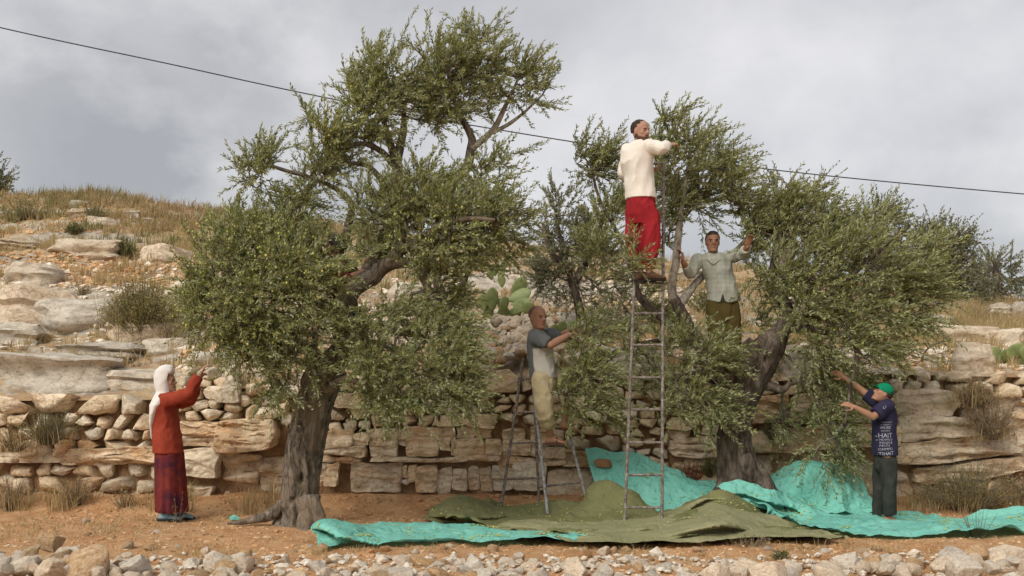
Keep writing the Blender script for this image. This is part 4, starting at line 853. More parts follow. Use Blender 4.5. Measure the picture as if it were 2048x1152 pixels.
bar('rail', fa, fb, .017, 'rust', sl); bar('rail', fc, fd, .018, 'steel', sl); bar('rail', ba, bb, .016, 'rust', sl); bar('rail', bc, bd, .017, 'steel', sl)
for p0, p1 in (((958), (955)), ((887), (884)), ((826), (823)), ((758), (757))): bar('rung', at_py(fa, fb, p0), at_py(fc, fd, p1), .013, 'rust', sl)
for p0, p1 in ((974, 964), (830, 826)): bar('rung', at_py(ba, bb, p0), at_py(bc, bd, p1), .013, 'rust', sl)
bar('hinge_bar', fd, bd, .014, 'rust', sl)
q0, q1 = at_py(fc, fd, 892), at_py(bc, bd, 892)
bar('rung', q0, q1, .015, 'rust', sl); STEP = (q0, q1)
# ------------------------------------------------------------------ people
def cloth_mat(name, c0, c1, scale=9, bump=.3, rough=.9, thread=True):
    m = MN(name); v = m.pos(); a = m.noise(v, scale, 4, .6); b = m.noise(v, 160, 2, .5); w = m.noise(v, 16, 3, .5)
    return m.done(m.mix(m.ramp(a, [(.35, (0, 0, 0)), (.68, (1, 1, 1))]), c0, c1), rough, m.bump(b, .25, .002, m.bump(w, bump, .012)), .12)
def skin_mat(name, c0, c1):
    m = MN(name); a = m.noise(m.pos(), 14, 4, .6); m.b.inputs['Subsurface Weight'].default_value = .08; m.b.inputs['Subsurface Radius'].default_value = (.02, .008, .004)
    return m.done(m.mix(a, c0, c1), .55, m.bump(m.noise(m.pos(), 90, 3), .12, .002), .35)
MAT['skin_a'] = skin_mat('tanned_skin', (.33, .175, .11), (.40, .225, .145)); MAT['skin_b'] = skin_mat('dark_tanned_skin', (.31, .155, .092), (.38, .20, .125)); MAT['skin_c'] = skin_mat('sunburnt_skin', (.36, .19, .13), (.42, .235, .165))
MAT['hair'] = cloth_mat('black_hair', (.035, .025, .020), (.065, .047, .036), 40); MAT['stubble'] = cloth_mat('cropped_hair', (.16, .092, .064), (.21, .12, .085), 60); MAT['beard'] = cloth_mat('short_beard', (.075, .040, .026), (.12, .065, .042), 60)
MAT['lips'] = cloth_mat('lip_skin', (.25, .10, .08), (.28, .115, .09)); MAT['eye'] = cloth_mat('eye_dark', (.03, .02, .016), (.045, .03, .025)); MAT['eyewhite'] = cloth_mat('eye_white', (.38, .33, .30), (.4, .36, .33))
MAT['scarf'] = cloth_mat('white_scarf', (.66, .62, .58), (.74, .70, .66)); MAT['jacket'] = cloth_mat('red_jacket', (.25, .040, .022), (.31, .055, .030), 12, .6)
MAT['white_cloth'] = cloth_mat('white_shirt_cotton', (.70, .64, .56), (.76, .71, .64)); MAT['red_cloth'] = cloth_mat('red_trouser_cotton', (.27, .018, .024), (.33, .024, .030), 6, .6)
MAT['khaki'] = cloth_mat('khaki_cotton', (.42, .34, .20), (.50, .42, .27)); MAT['olive_cloth'] = cloth_mat('olive_brown_cotton', (.078, .058, .018), (.105, .078, .026)); MAT['charcoal'] = cloth_mat('charcoal_cotton', (.030, .031, .028), (.048, .048, .042)); MAT['navy'] = cloth_mat('navy_cotton', (.022, .020, .046), (.034, .030, .062)); MAT['capgreen'] = cloth_mat('green_cap', (.0, .17, .085), (.01, .23, .12)); MAT['print'] = cloth_mat('white_print', (.22, .22, .25), (.5, .5, .53), 60)
MAT['sandal'] = cloth_mat('brown_leather', (.09, .05, .035), (.15, .085, .055)); MAT['shoe_blue'] = cloth_mat('blue_shoe', (.14, .28, .36), (.34, .46, .50), 30); MAT['sole'] = cloth_mat('black_sole', (.03, .03, .03), (.05, .05, .05)); MAT['greycap'] = cloth_mat('grey_brown_cap', (.075, .06, .055), (.10, .085, .075)); MAT['maroon'] = cloth_mat('maroon_cloth', (.07, .016, .013), (.11, .035, .025), 14); MAT['dark_blue'] = cloth_mat('dark_blue_cloth', (.02, .022, .032), (.035, .036, .05)); MAT['bracelet'] = cloth_mat('dark_bracelet', (.07, .02, .02), (.1, .03, .03))
m = MN('maroon_print_skirt'); v = m.pos(); a = m.noise(v, 5.5, 5, .6, .6); b = m.noise(v, 13, 4, .6, .4); w = m.noise(v, 60, 3)
col = m.ramp(a, [(.36, (.070, .018, .030)), (.48, (.135, .024, .024)), (.62, (.20, .036, .024))]); col = m.mix(m.ramp(b, [(.52, (0, 0, 0)), (.62, (.55, .55, .55))]), col, (.075, .024, .034))
MAT['skirt'] = m.done(col, .9, m.bump(w, .2, .004), .1)
m = MN('checked_shirt'); v = m.pos((1, 1, 1)); a = m.noise(v, 7, 4, .6)
sep = m.n('ShaderNodeSeparateXYZ'); m.l(v, sep.inputs[0])
gx = m.math('GREATER_THAN', m.math('SINE', m.math('MULTIPLY', sep.outputs['X'], 120.0)), .35); gz = m.math('GREATER_THAN', m.math('SINE', m.math('MULTIPLY', sep.outputs['Z'], 120.0)), .35)
col = m.mix(m.ramp(a, [(.36, (0, 0, 0)), (.64, (1, 1, 1))]), (.36, .37, .31), (.47, .46, .38))
col = m.mix(m.math('MULTIPLY', gx, .28), col, (.27, .31, .28)); col = m.mix(m.math('MULTIPLY', gz, .28), col, (.27, .31, .28))
MAT['check'] = m.done(col, .9, m.bump(m.noise(v, 16, 3), .4, .012), .12)
m = MN('two_tone_tee'); col = m.mix(m.attr('panel'), (.12, .125, .125), (.50, .465, .42)); MAT['tee'] = m.done(col, .9, m.bump(m.noise(m.pos(), 18, 3), .35, .012), .12)

def V3_(a): return np.asarray(a, float)
def loft(rings, n=20):
    """closed skin over rings (centre, half-axis u, half-axis v)"""
    a = np.linspace(0, 2 * np.pi, n, endpoint=False); V = [c + np.cos(t) * u + np.sin(t) * v for c, u, v in [(V3_(c), V3_(u), V3_(v)) for c, u, v in rings] for t in a]
    F_ = [(k * n + j, k * n + (j + 1) % n, (k + 1) * n + (j + 1) % n, (k + 1) * n + j) for k in range(len(rings) - 1) for j in range(n)]
    V += [V3_(rings[0][0]), V3_(rings[-1][0])]; m_ = len(V); k = (len(rings) - 1) * n
    F_ += [((j + 1) % n, j, m_ - 2) for j in range(n)] + [(k + j, k + (j + 1) % n, m_ - 1) for j in range(n)]
    return np.array(V), F_
def cap_tube(pts, rad, ns=14, round_=(True, True), sub=5):
    """tapered limb with rounded ends through joints"""
    pts = np.asarray(pts, float); rad = np.asarray(rad, float); p = catmull(pts, sub) if len(pts) > 2 else np.linspace(pts[0], pts[1], sub + 1)
    s = np.linspace(0, len(pts) - 1, len(p)); r_ = np.interp(s, np.arange(len(pts)), rad)
    if round_[0]: d = unit(p[0] - p[1]); p = np.vstack([p[0] + d * r_[0] * .9, p[0] + d * r_[0] * .6, p]); r_ = np.concatenate([[r_[0] * .42, r_[0] * .8], r_])
    if round_[1]: d = unit(p[-1] - p[-2]); p = np.vstack([p, p[-1] + d * r_[-1] * .6, p[-1] + d * r_[-1] * .9]); r_ = np.concatenate([r_, [r_[-1] * .8, r_[-1] * .42]])
    return tube_vf(p, r_, ns)
def ellip(c, u, v, w, n=12):
    Vs, Fs = ICO[3]; return np.asarray(c, float) + Vs @ np.array([u, v, w]), [tuple(f) for f in Fs]
def fuse(name, parts, mat, parent, voxel=.008, smooth=2, ratio=.35, wrinkle=0.0, wscale=(9, 9, 5), seed=1, post=None):
    V, F_ = joinvf(parts); me = mesh_f('tmp', V, F_); o = bpy.data.objects.new('tmp', me); COL.objects.link(o)
    md = o.modifiers.new('r', 'REMESH'); md.mode = 'VOXEL'; md.voxel_size = voxel; md.adaptivity = 0
    if smooth: ms = o.modifiers.new('s', 'SMOOTH'); ms.factor = .5; ms.iterations = smooth
    if ratio < 1: mdc = o.modifiers.new('d', 'DECIMATE'); mdc.ratio = ratio
    dg = bpy.context.evaluated_depsgraph_get(); nm = bpy.data.meshes.new_from_object(o.evaluated_get(dg)); bpy.data.objects.remove(o); bpy.data.meshes.remove(me)
    nm.name = name; nm.materials.clear(); n = len(nm.vertices); co = np.empty(n * 3, np.float32); nm.vertices.foreach_get('co', co); co = co.reshape(-1, 3).astype(float)
    if wrinkle or post:
        no = np.empty(n * 3, np.float32); nm.vertices.foreach_get('normal', no); no = no.reshape(-1, 3)
        if wrinkle:
            q = co * np.array(wscale) + seed; a = .6; q2 = np.stack([q[:, 0] * math.cos(a) + q[:, 2] * math.sin(a), q[:, 1], -q[:, 0] * math.sin(a) + q[:, 2] * math.cos(a)], 1)
            h = (.75 - 2.6 * np.abs(fbm(q2, 2, seed)) ** .8) * .7 + fbm(q * .6, 2, seed + 4) * .8
            co = co + no * (h * wrinkle)[:, None]
        if post: co = post(co, no)
        nm.vertices.foreach_set('co', co.astype(np.float32).ravel())
    nm.polygons.foreach_set('use_smooth', np.ones(len(nm.polygons), bool)); nm.update()
    return link(name, nm, MAT[mat], parent)
def hand_parts(wrist, d, palm_n, size=.185, curl=.5, thumb_side=1):
    """palm with four fingers and a thumb; d along the hand, palm_n out of the palm"""
    d = unit(d); nrm = unit(np.asarray(palm_n, float) - d * (np.asarray(palm_n, float) @ d)); s = np.cross(d, nrm) * thumb_side; L = []; w = size * .23; k = size
    L.append(loft([(wrist - d * .03 * k, s * .15 * k, nrm * .115 * k), (wrist + d * .06 * k, s * .17 * k, nrm * .11 * k), (wrist + d * .28 * k, s * .225 * k, nrm * .09 * k), (wrist + d * .48 * k, s * .235 * k, nrm * .078 * k), (wrist + d * .54 * k, s * .20 * k, nrm * .05 * k)], 16))
    for i, (off, ln) in enumerate(((.17, .40), (.057, .45), (-.057, .42), (-.165, .33))):
        b = wrist + d * .46 * k + s * off * k; p = [b]; a = 0.0
        for j, seg in enumerate((.42, .33, .27)):
            a += curl * (.5 + .12 * i) * (1.0 if j else .7); p.append(p[-1] + (d * math.cos(a) + nrm * math.sin(a) + s * off * .25) * ln * seg * k * 1.12)
        L.append(cap_tube(p, [.052 * k, .050 * k, .044 * k, .036 * k], 9, sub=3))
    b = wrist + d * .10 * k + s * .15 * k; p = [b, b + (d * .45 + s * .75 + nrm * .25) * .20 * k, b + (d * .9 + s * .75 + nrm * .45) * .30 * k, b + (d * 1.25 + s * .62 + nrm * .7) * .36 * k]
    L.append(cap_tube(p, [.075 * k, .06 * k, .05 * k, .04 * k], 9, sub=3)); return L
def head_parts(c, f, up, k=1.0):
    """skull, jaw, nose, brow and ears; c: middle of the head, f: facing"""
    f = unit(f); up = unit(np.asarray(up, float) - f * (np.asarray(up, float) @ f)); r = np.cross(f, up); q = .232 * k; b0 = c - up * q / 2; L = []
    prof = [(-.02, .30, .30, .18), (.0, .20, .20, .24), (.04, .205, .245, .17), (.12, .245, .31, .115), (.22, .275, .365, .06), (.34, .295, .40, .03), (.47, .31, .425, 0), (.60, .325, .44, -.02), (.74, .325, .445, -.035), (.86, .285, .39, -.045), (.94, .21, .29, -.05), (.985, .12, .16, -.05)]
    L.append(loft([(b0 + up * z * q + f * o * q, r * w * q, f * d_ * q) for z, w, d_, o in prof[1:]], 26))
    nb = b0 + up * .40 * q + f * .40 * q
    L.append(loft([(b0 + up * .56 * q + f * .385 * q, r * .05 * q, f * .05 * q), (b0 + up * .47 * q + f * .42 * q, r * .055 * q, f * .07 * q), (b0 + up * .385 * q + f * .455 * q, r * .075 * q, f * .085 * q), (b0 + up * .345 * q + f * .43 * q, r * .085 * q, f * .06 * q), (b0 + up * .33 * q + f * .40 * q, r * .05 * q, f * .04 * q)], 12))
    L.append(ellip(b0 + up * .585 * q + f * .375 * q, r * .215 * q, f * .06 * q, up * .035 * q))            # brow
    L.append(ellip(b0 + up * .20 * q + f * .36 * q, r * .10 * q, f * .055 * q, up * .055 * q)); L.append(ellip(b0 + up * .06 * q + f * .38 * q, r * .10 * q, f * .06 * q, up * .06 * q))
    for s in (-1, 1):
        L.append(ellip(b0 + up * .40 * q + f * .27 * q + r * s * .17 * q, r * .10 * q, f * .09 * q, up * .09 * q))
        L.append(ellip(b0 + up * .46 * q - f * .02 * q + r * s * .33 * q, unit(r * s + f * -.5) * .028 * q, f * .075 * q, up * .135 * q))
    return L, dict(b0=b0, up=up, r=r, f=f, q=q)
def face_parts(h, parent, skin, hair=None, beard=None, brow='hair', full=False):
    b0, up, r, f, q = h['b0'], h['up'], h['r'], h['f'], h['q']
    for s in (-1, 1):
        eye_ = fuse_simple('eye', [ellip(b0 + up * .50 * q + f * .368 * q + r * s * .145 * q, r * .068 * q, f * .03 * q, up * .030 * q)], 'eyewhite', parent)
        fuse_simple('iris', [ellip(b0 + up * .50 * q + f * .385 * q + r * s * .145 * q, r * .034 * q, f * .022 * q, up * .034 * q)], 'eye', eye_)
        fuse_simple('eyebrow', [ellip(b0 + up * .578 * q + f * .405 * q + r * s * .145 * q, unit(r * s - f * .35) * .095 * q, f * .028 * q, up * .013 * q)], brow, parent)
    fuse_simple('lips', [ellip(b0 + up * .225 * q + f * .405 * q, r * .115 * q, f * .03 * q, up * .016 * q), ellip(b0 + up * .192 * q + f * .40 * q, r * .10 * q, f * .03 * q, up * .018 * q)], 'lips', parent)
    if beard:
        L = [loft([(b0 + up * z * q + f * o * q, r * w * q, f * d_ * q) for z, w, d_, o in ((-.015, .12, .14, .26), (.0, .215, .215, .24), (.05, .225, .26, .17), (.12, .262, .325, .11), (.20, .285, .372, .06), (.27, .296, .30, .02), (.36, .305, .20, .02), (.46, .312, .10, .03))], 22)]
        L.append(ellip(b0 + up * .268 * q + f * .405 * q, r * .13 * q, f * .035 * q, up * .026 * q))
        fuse('beard', L, 'beard', parent, .007, 1, .6)
    if hair:
        gk = 1.055 if full else 1.045
        L = [loft([(b0 + up * (z if z < .8 else .8 + (z - .8) * (1.25 if full else 1.1)) * q + f * (o + (.03 if full else 0)) * q, r * w * gk * q, f * d_ * gk * q) for z, w, d_, o in ((.42, .295, .28, -.19), (.52, .318, .33, -.165), (.62, .334, .355, -.14), (.72, .336, .385, -.105), (.82, .312, .395, -.075), (.91, .235, .31, -.065), (.975, .14, .19, -.06), (1.0, .05, .07, -.06))], 24)]
        fuse(('hair'), L, hair, parent, .007, 1, .6, .004, (60, 60, 60), 3)
def fuse_simple(name, parts, mat, parent):
    V, F_ = joinvf(parts); return link(name, mesh_f(name, V, F_, True), MAT[mat], parent)
def arm(sh, el, wr, k=1.0): return [cap_tube([sh, (sh + el) / 2, el], [.056 * k, .050 * k, .042 * k]), cap_tube([el, el * .65 + wr * .35, wr], [.042 * k, .043 * k, .029 * k])]
def leg(hp, kn, an, k=1.0): return [cap_tube([hp, (hp + kn) / 2, kn], [.085 * k, .075 * k, .056 * k]), cap_tube([kn, kn * .65 + an * .35, an], [.056 * k, .056 * k, .038 * k])]
def foot(an, d, k=1.0, toes=True):
    d = unit(d); up = np.array([0, 0, 1.0]); s = np.cross(d, up); L = [loft([(an - d * .055 * k - up * .045 * k, s * .028 * k, up * .032 * k), (an - d * .03 * k - up * .035 * k, s * .036 * k, up * .045 * k), (an + d * .03 * k - up * .03 * k, s * .038 * k, up * .045 * k), (an + d * .09 * k - up * .048 * k, s * .043 * k, up * .03 * k), (an + d * .14 * k - up * .058 * k, s * .047 * k, up * .02 * k), (an + d * .165 * k - up * .062 * k, s * .042 * k, up * .014 * k)], 14)]
    if toes:
        for i, o in enumerate((-.034, -.017, 0, .016, .031)): L.append(cap_tube([an + d * .14 * k + s * o * k - up * .06 * k, an + d * (.19 - .008 * abs(i - 1)) * k + s * o * k * 1.1 - up * .064 * k], [.011 * k, .010 * k], 8, sub=2))
    return L
def torso(rings): return loft(rings, 26)
X, Y, Z = np.eye(3)
def vec(px, py, D):
    return P(px, py, D)

# --- the woman in red
D = 12.2
def W_(px, py, d=0): return P(px, py, D + d)
w = empty('person', W_(340, 1038), 'woman in white headscarf, red jacket and maroon skirt reaching up to a bough', 'person', 'olive pickers')
hc = W_(333, 763); hp, hh = head_parts(hc, (1, -.12, .10), (-.1, 0, 1), .98)
shR, elR, wrR = W_(330, 803, -.15), W_(376, 789, -.20), W_(401, 748, -.18); shL, elL, wrL = W_(334, 803, .17), W_(376, 800, .22), W_(396, 764, .20)
hipR, knR, anR = W_(338, 905, -.09), W_(340, 970, -.09), W_(330, 1024, -.07); hipL, knL, anL = W_(338, 905, .09), W_(352, 970, .09), W_(354, 1022, .12)
body = hp + [cap_tube([W_(325, 812), W_(328, 790), hc - np.array([.0, 0, .05])], [.07, .055, .05]),
  torso([(W_(334, 920), X * .13, Y * .15), (W_(334, 890), X * .125, Y * .16), (W_(330, 855), X * .11, Y * .13), (W_(328, 825), X * .115, Y * .155), (W_(327, 803), X * .09, Y * .16), (W_(326, 794), X * .05, Y * .08)])]
body += arm(shR, elR, wrR, .92) + arm(shL, elL, wrL, .92) + leg(hipR, knR, anR, .95) + leg(hipL, knL, anL, .95) + foot(anR, (1, -.15, 0), .95, False) + foot(anL, (1, .1, 0), .95, False)
body += hand_parts(wrR, wrR - elR, (.6, .2, -.3), .17, .75, 1) + hand_parts(wrL, wrL - elL, (.6, -.2, -.3), .17, .75, -1)
fuse('body', body, 'skin_a', w, .0065, 2, .3); face_parts(hh, w, 'skin_a')
jk = [torso([(W_(337, 905), X * .165, Y * .20), (W_(336, 890), X * .165, Y * .20), (W_(333, 860), X * .15, Y * .18), (W_(329, 830), X * .145, Y * .19), (W_(327, 808), X * .12, Y * .20), (W_(327, 796), X * .075, Y * .12)]),
  cap_tube([shR + np.array([-.02, .04, 0]), (shR + elR) / 2, elR, elR * .55 + wrR * .45, elR * .12 + wrR * .88], [.088, .080, .073, .066, .056], round_=(True, False)), cap_tube([shL, (shL + elL) / 2, elL, elL * .2 + wrL * .8], [.095, .088, .082, .066], round_=(True, False))]
fuse('jacket', jk, 'jacket', w, .008, 2, .7, .015, (8, 8, 6), 5)
def ring_skirt(rows, n=72, pleat=.075, seed=2):
    V = []
    for i, (c, rx, ry) in enumerate(rows):
        a = np.linspace(0, 2 * np.pi, n, endpoint=False); t = i / (len(rows) - 1); k = 1 + pleat * t * (np.sin(a * 9 + 1.2 * np.sin(a * 2) + t) + .6 * np.sin(a * 14 + 3 * t)); V.append(np.stack([c[0] + np.cos(a) * rx * k, c[1] + np.sin(a) * ry * k, np.full(n, c[2])], 1))
    m_ = len(rows); V = np.vstack(V); F_ = [(k * n + j, k * n + (j + 1) % n, (k + 1) * n + (j + 1) % n, (k + 1) * n + j) for k in range(m_ - 1) for j in range(n)]; return V, F_
rows = [(W_(338, 893), .145, .17), (W_(339, 905), .155, .185), (W_(340, 930), .16, .20), (W_(342, 960), .163, .21), (W_(343, 990), .166, .22), (W_(345, 1012), .168, .225), (W_(345.5, 1020), .168, .225), (W_(346, 1023), .160, .215)]
V, F_ = ring_skirt([(np.asarray(a), b, c) for a, b, c in rows]); link('skirt', mesh_f('skirt', V, F_, True), MAT['skirt'], w)
sc = [loft([(W_(330, 794), X * .085, Y * .105), (W_(329, 782), X * .092, Y * .10), (W_(327, 768), X * .103, Y * .102), (W_(328, 754), X * .112, Y * .104), (W_(331, 741), X * .108, Y * .094), (W_(333, 733), X * .078, Y * .066), (W_(334, 729), X * .03, Y * .028)], 24),
  loft([(W_(306, 878, -.04), X * .016, Y * .05), (W_(307, 850, -.04), X * .028, Y * .11), (W_(313, 828, -.03), X * .055, Y * .18), (W_(321, 810, -.01), X * .10, Y * .215), (W_(328, 797, 0), X * .115, Y * .185), (W_(328, 786, 0), X * .09, Y * .11)], 24)]
def open_face(co, no):
    # press the scarf back where the face looks out of it
    d = co - hc; fx = d @ hh['f']; uz = d @ hh['up']; ry = d @ hh['r']; k = (fx > .03) & (np.abs(ry) < .075) & (uz > -.115) & (uz < .075)
    co = co.copy(); co[k] -= np.outer(np.clip(fx[k] - .045, 0, None) * 1.0 + .0, hh['f']); return co
fuse('headscarf', sc, 'scarf', w, .008, 2, .6, .007, (12, 12, 5), 8, open_face)
for an, dd in ((anR, (1, -.15, 0)), (anL, (1, .1, 0))):
    V = foot(an, dd, 1.12, False); fuse_simple('shoe', V, 'shoe_blue', w)
    d_ = unit(np.array(dd)); s_ = np.cross(d_, Z); V = [loft([(an + d_ * .05 - Z * .098, d_ * .15, s_ * .05), (an + d_ * .05 - Z * .07, d_ * .152, s_ * .052)], 20)]; fuse_simple('shoe_sole', V, 'sole', w)

# --- the man on the stepladder
D = 12.38
M_ = W_
mn = empty('person', STEP[0] * .5 + STEP[1] * .5, 'shaven headed man in grey and white tee and rolled khaki trousers on the stepladder', 'person', 'olive pickers')
hc = M_(1075, 635, -.02); hp, hh = head_parts(hc, (.62, -.78, -.05), (0, 0, 1), 1.10)
shR, elR, wrR = M_(1071, 674, -.19), M_(1101, 690, -.30), M_(1142, 668, -.16); shL, elL, wrL = M_(1096, 671, .14), M_(1122, 674, .22), M_(1134, 664, .05)
hipR, knR = M_(1082, 755, -.09), M_(1090, 822, -.13); anR = STEP[0] * .62 + STEP[1] * .38 + np.array([-.02, -.03, .105]); hipL, knL, anL = M_(1094, 755, .10), M_(1140, 762, .02), M_(1128, 845, .12)
body = hp + [cap_tube([M_(1077, 684), M_(1077, 668), hc - Z * .05], [.075, .062, .058]),
  torso([(M_(1086, 768), X * .13, Y * .17), (M_(1084, 745), X * .125, Y * .165), (M_(1081, 715), X * .12, Y * .16), (M_(1078, 690), X * .125, Y * .18), (M_(1077, 674), X * .10, Y * .18), (M_(1077, 667), X * .06, Y * .10)])]
body += arm(shR, elR, wrR, 1.05) + arm(shL, elL, wrL, 1.05) + leg(hipR, knR, anR) + leg(hipL, knL, anL) + foot(anR, (1, -.25, 0), 1.0) + foot(anL, (1, .1, -.2), 1.0)
body += hand_parts(wrR, (1, .1, .08), (0, .8, -.5), .185, .7, -1) + hand_parts(wrL, (.9, -.3, .3), (0, -.5, -.6), .185, .7, 1)
fuse('body', body, 'skin_b', mn, .0065, 2, .3); face_parts(hh, mn, 'skin_b')
fuse('hair', [loft([(hh['b0'] + hh['up'] * z * hh['q'] + hh['f'] * o * hh['q'], hh['r'] * w2 * hh['q'], hh['f'] * d_ * hh['q']) for z, w2, d_, o in ((.50, .315, .33, -.13), (.62, .331, .37, -.10), (.74, .331, .41, -.065), (.86, .292, .37, -.06), (.94, .215, .28, -.06), (.995, .12, .16, -.055))], 24)], 'stubble', mn, .007, 1, .6)
ts = [torso([(M_(1087, 756), X * .155, Y * .185), (M_(1086, 742), X * .155, Y * .185), (M_(1082, 715), X * .148, Y * .178), (M_(1079, 692), X * .15, Y * .20), (M_(1077, 676), X * .125, Y * .20), (M_(1076, 668), X * .075, Y * .12)]),
  cap_tube([shR, (shR + elR) / 2, shR * .1 + elR * .9], [.092, .086, .080], round_=(True, False)), cap_tube([shL, (shL + elL) / 2, shL * .1 + elL * .9], [.092, .086, .078], round_=(True, False))]
o = fuse('t_shirt', ts, 'tee', mn, .008, 2, .7, .014, (9, 9, 6), 12)
co = np.array([v.co[:] for v in o.data.vertices]); px_ = co[:, 0] / co[:, 1] * F + 1024; py_ = HZ - (co[:, 2] - CAMZ) / co[:, 1] * F
nw = co - M_(1079, 710); ang = np.arctan2(nw[:, 0], -nw[:, 1] + .0)
set_attr(o.data, 'panel', ((nw[:, 0] > -.075 + .02 * (py_ - 710) / 50) & (py_ > 697 - (px_ - 1072) * .02) & (co[:, 0] < M_(1120, 700)[0])).astype(float))
tr = [torso([(M_(1087, 750), X * .135, Y * .175), (M_(1088, 764), X * .145, Y * .185), (M_(1089, 780), X * .13, Y * .17), (M_(1090, 790), X * .10, Y * .13)]), cap_tube([hipR, (hipR + knR) / 2, knR, knR * .62 + anR * .38], [.112, .105, .092, .086], round_=(True, False)), cap_tube([hipL, (hipL + knL) / 2, knL, knL * .6 + anL * .4], [.112, .105, .092, .082], round_=(True, False))]
fuse('trousers', tr, 'khaki', mn, .008, 2, .7, .018, (9, 9, 6), 15)
for a_, b_ in ((knR, anR), (knL, anL)):
    p0 = a_ * .66 + b_ * .34; p1 = a_ * .56 + b_ * .44; fuse_simple('rolled_cuff', [cap_tube([p0, p1], [.093, .093], round_=(True, True))], 'khaki', mn)
fuse_simple('bracelet', [cap_tube([wrR - unit(wrR - elR) * .012, wrR + unit(wrR - elR) * .012], [.034, .034], round_=(False, False))], 'bracelet', mn)
for an, dd in ((anR, (1, -.25, 0)), (anL, (1, .1, -.2))):
    d_ = unit(np.array(dd)); s_ = unit(np.cross(d_, Z)); u_ = np.cross(s_, d_); fuse_simple('sandal', [loft([(an + d_ * .06 - u_ * .092, d_ * .15, s_ * .052), (an + d_ * .06 - u_ * .074, d_ * .15, s_ * .052)], 20), cap_tube([an + d_ * .08 - s_ * .05 - u_ * .07, an + d_ * .07 - u_ * .012, an + d_ * .08 + s_ * .05 - u_ * .07], [.012, .012, .012])], 'sandal', mn)

# --- the man in the white shirt at the top of the tall ladder
D = 11.92
mw = empty('person', ST_PLANK[0] * .5 + ST_PLANK[1] * .5, 'bearded man in white shirt and bright red trousers standing high on the tall ladder', 'person', 'olive pickers')
hc = M_(1281, 262, -.02); hp, hh = head_parts(hc, (.66, -.74, -.08), (-.04, 0, 1), 1.02)
shR, elR, wrR = M_(1297, 293, -.10), M_(1325, 297, -.12), M_(1336, 290, .14); shL, elL, wrL = M_(1256, 300, .12), M_(1250, 350, .14), M_(1290, 335, .36)
pk = ST_PLANK[0]; pk2 = ST_PLANK[1]; hipL, knL = M_(1272, 400, .08), M_(1272, 478, .05); hipR, knR = M_(1290, 400, -.07), M_(1299, 478, -.04)
anL = pk * .80 + pk2 * .20 + np.array([0, -.03, .11]); anR = pk * .42 + pk2 * .58 + np.array([-.03, -.06, .11])
body = hp + [cap_tube([M_(1277, 303), M_(1279, 286), hc - Z * .05], [.078, .064, .058]),
  torso([(M_(1282, 415), X * .115, Y * .115), (M_(1281, 390), X * .115, Y * .105), (M_(1277, 355), X * .14, Y * .12), (M_(1274, 320), X * .155, Y * .125), (M_(1276, 297), X * .145, Y * .11), (M_(1278, 287), X * .06, Y * .08)])]
body += arm(shR, elR, wrR, 1.05) + arm(shL, elL, wrL, 1.05) + leg(hipL - Z * .05 - Y * .03, knL, anL, .88) + leg(hipR - Z * .05 + Y * .03, knR, anR, .88) + foot(anL, (.9, .3, 0)) + foot(anR, (1, -.1, 0))
body += hand_parts(wrR, (.75, .5, .25), (0, .4, -.8), .185, .7, 1) + hand_parts(wrL, (.85, .1, -.2), (.2, .4, .6), .185, .6, -1)
fuse('body', body, 'skin_c', mw, .0065, 2, .3); face_parts(hh, mw, 'skin_c', 'hair', 'beard')
sh = [torso([(M_(1283, 398), X * .170, Y * .172), (M_(1282, 385), X * .166, Y * .168), (M_(1278, 355), X * .160, Y * .15), (M_(1274, 325), X * .175, Y * .155), (M_(1275, 302), X * .175, Y * .145), (M_(1276, 292), X * .15, Y * .125), (M_(1279, 283), X * .085, Y * .09)]),
  cap_tube([shR, (shR + elR) / 2, elR, elR * .35 + wrR * .65], [.080, .074, .070, .058], round_=(True, False)), cap_tube([shL, (shL + elL) / 2, elL, elL * .35 + wrL * .65], [.080, .074, .068, .058], round_=(True, False))]
fuse('shirt', sh, 'white_cloth', mw, .008, 2, .7, .016, (7, 7, 4), 21)
tr = [torso([(M_(1282, 384), X * .148, Y * .146), (M_(1282, 400), X * .155, Y * .152), (M_(1283, 430), X * .148, Y * .148), (M_(1284, 450), X * .12, Y * .12)]), cap_tube([hipL - Z * .08, (hipL + knL) / 2 + X * .0, knL - X * .01, knL * .5 + anL * .5, knL * .1 + anL * .9], [.11, .112, .10, .084, .055], round_=(True, False)), cap_tube([hipR - Z * .08, (hipR + knR) / 2 + X * .03, knR + X * .02, knR * .5 + anR * .5, knR * .1 + anR * .9], [.11, .115, .108, .09, .058], round_=(True, False))]
fuse('trousers', tr, 'red_cloth', mw, .008, 2, .7, .017, (9, 9, 3), 24)
for an, dd in ((anL, (.9, .3, 0)), (anR, (1, -.1, 0))):
    d_ = unit(np.array(dd)); s_ = np.cross(d_, Z); fuse_simple('shoe', foot(an, dd, 1.10, False), 'sandal', mw); fuse_simple('shoe_sole', [loft([(an + d_ * .05 - Z * .094, d_ * .14, s_ * .046), (an + d_ * .05 - Z * .082, d_ * .142, s_ * .048)], 20)], 'sole', mw)

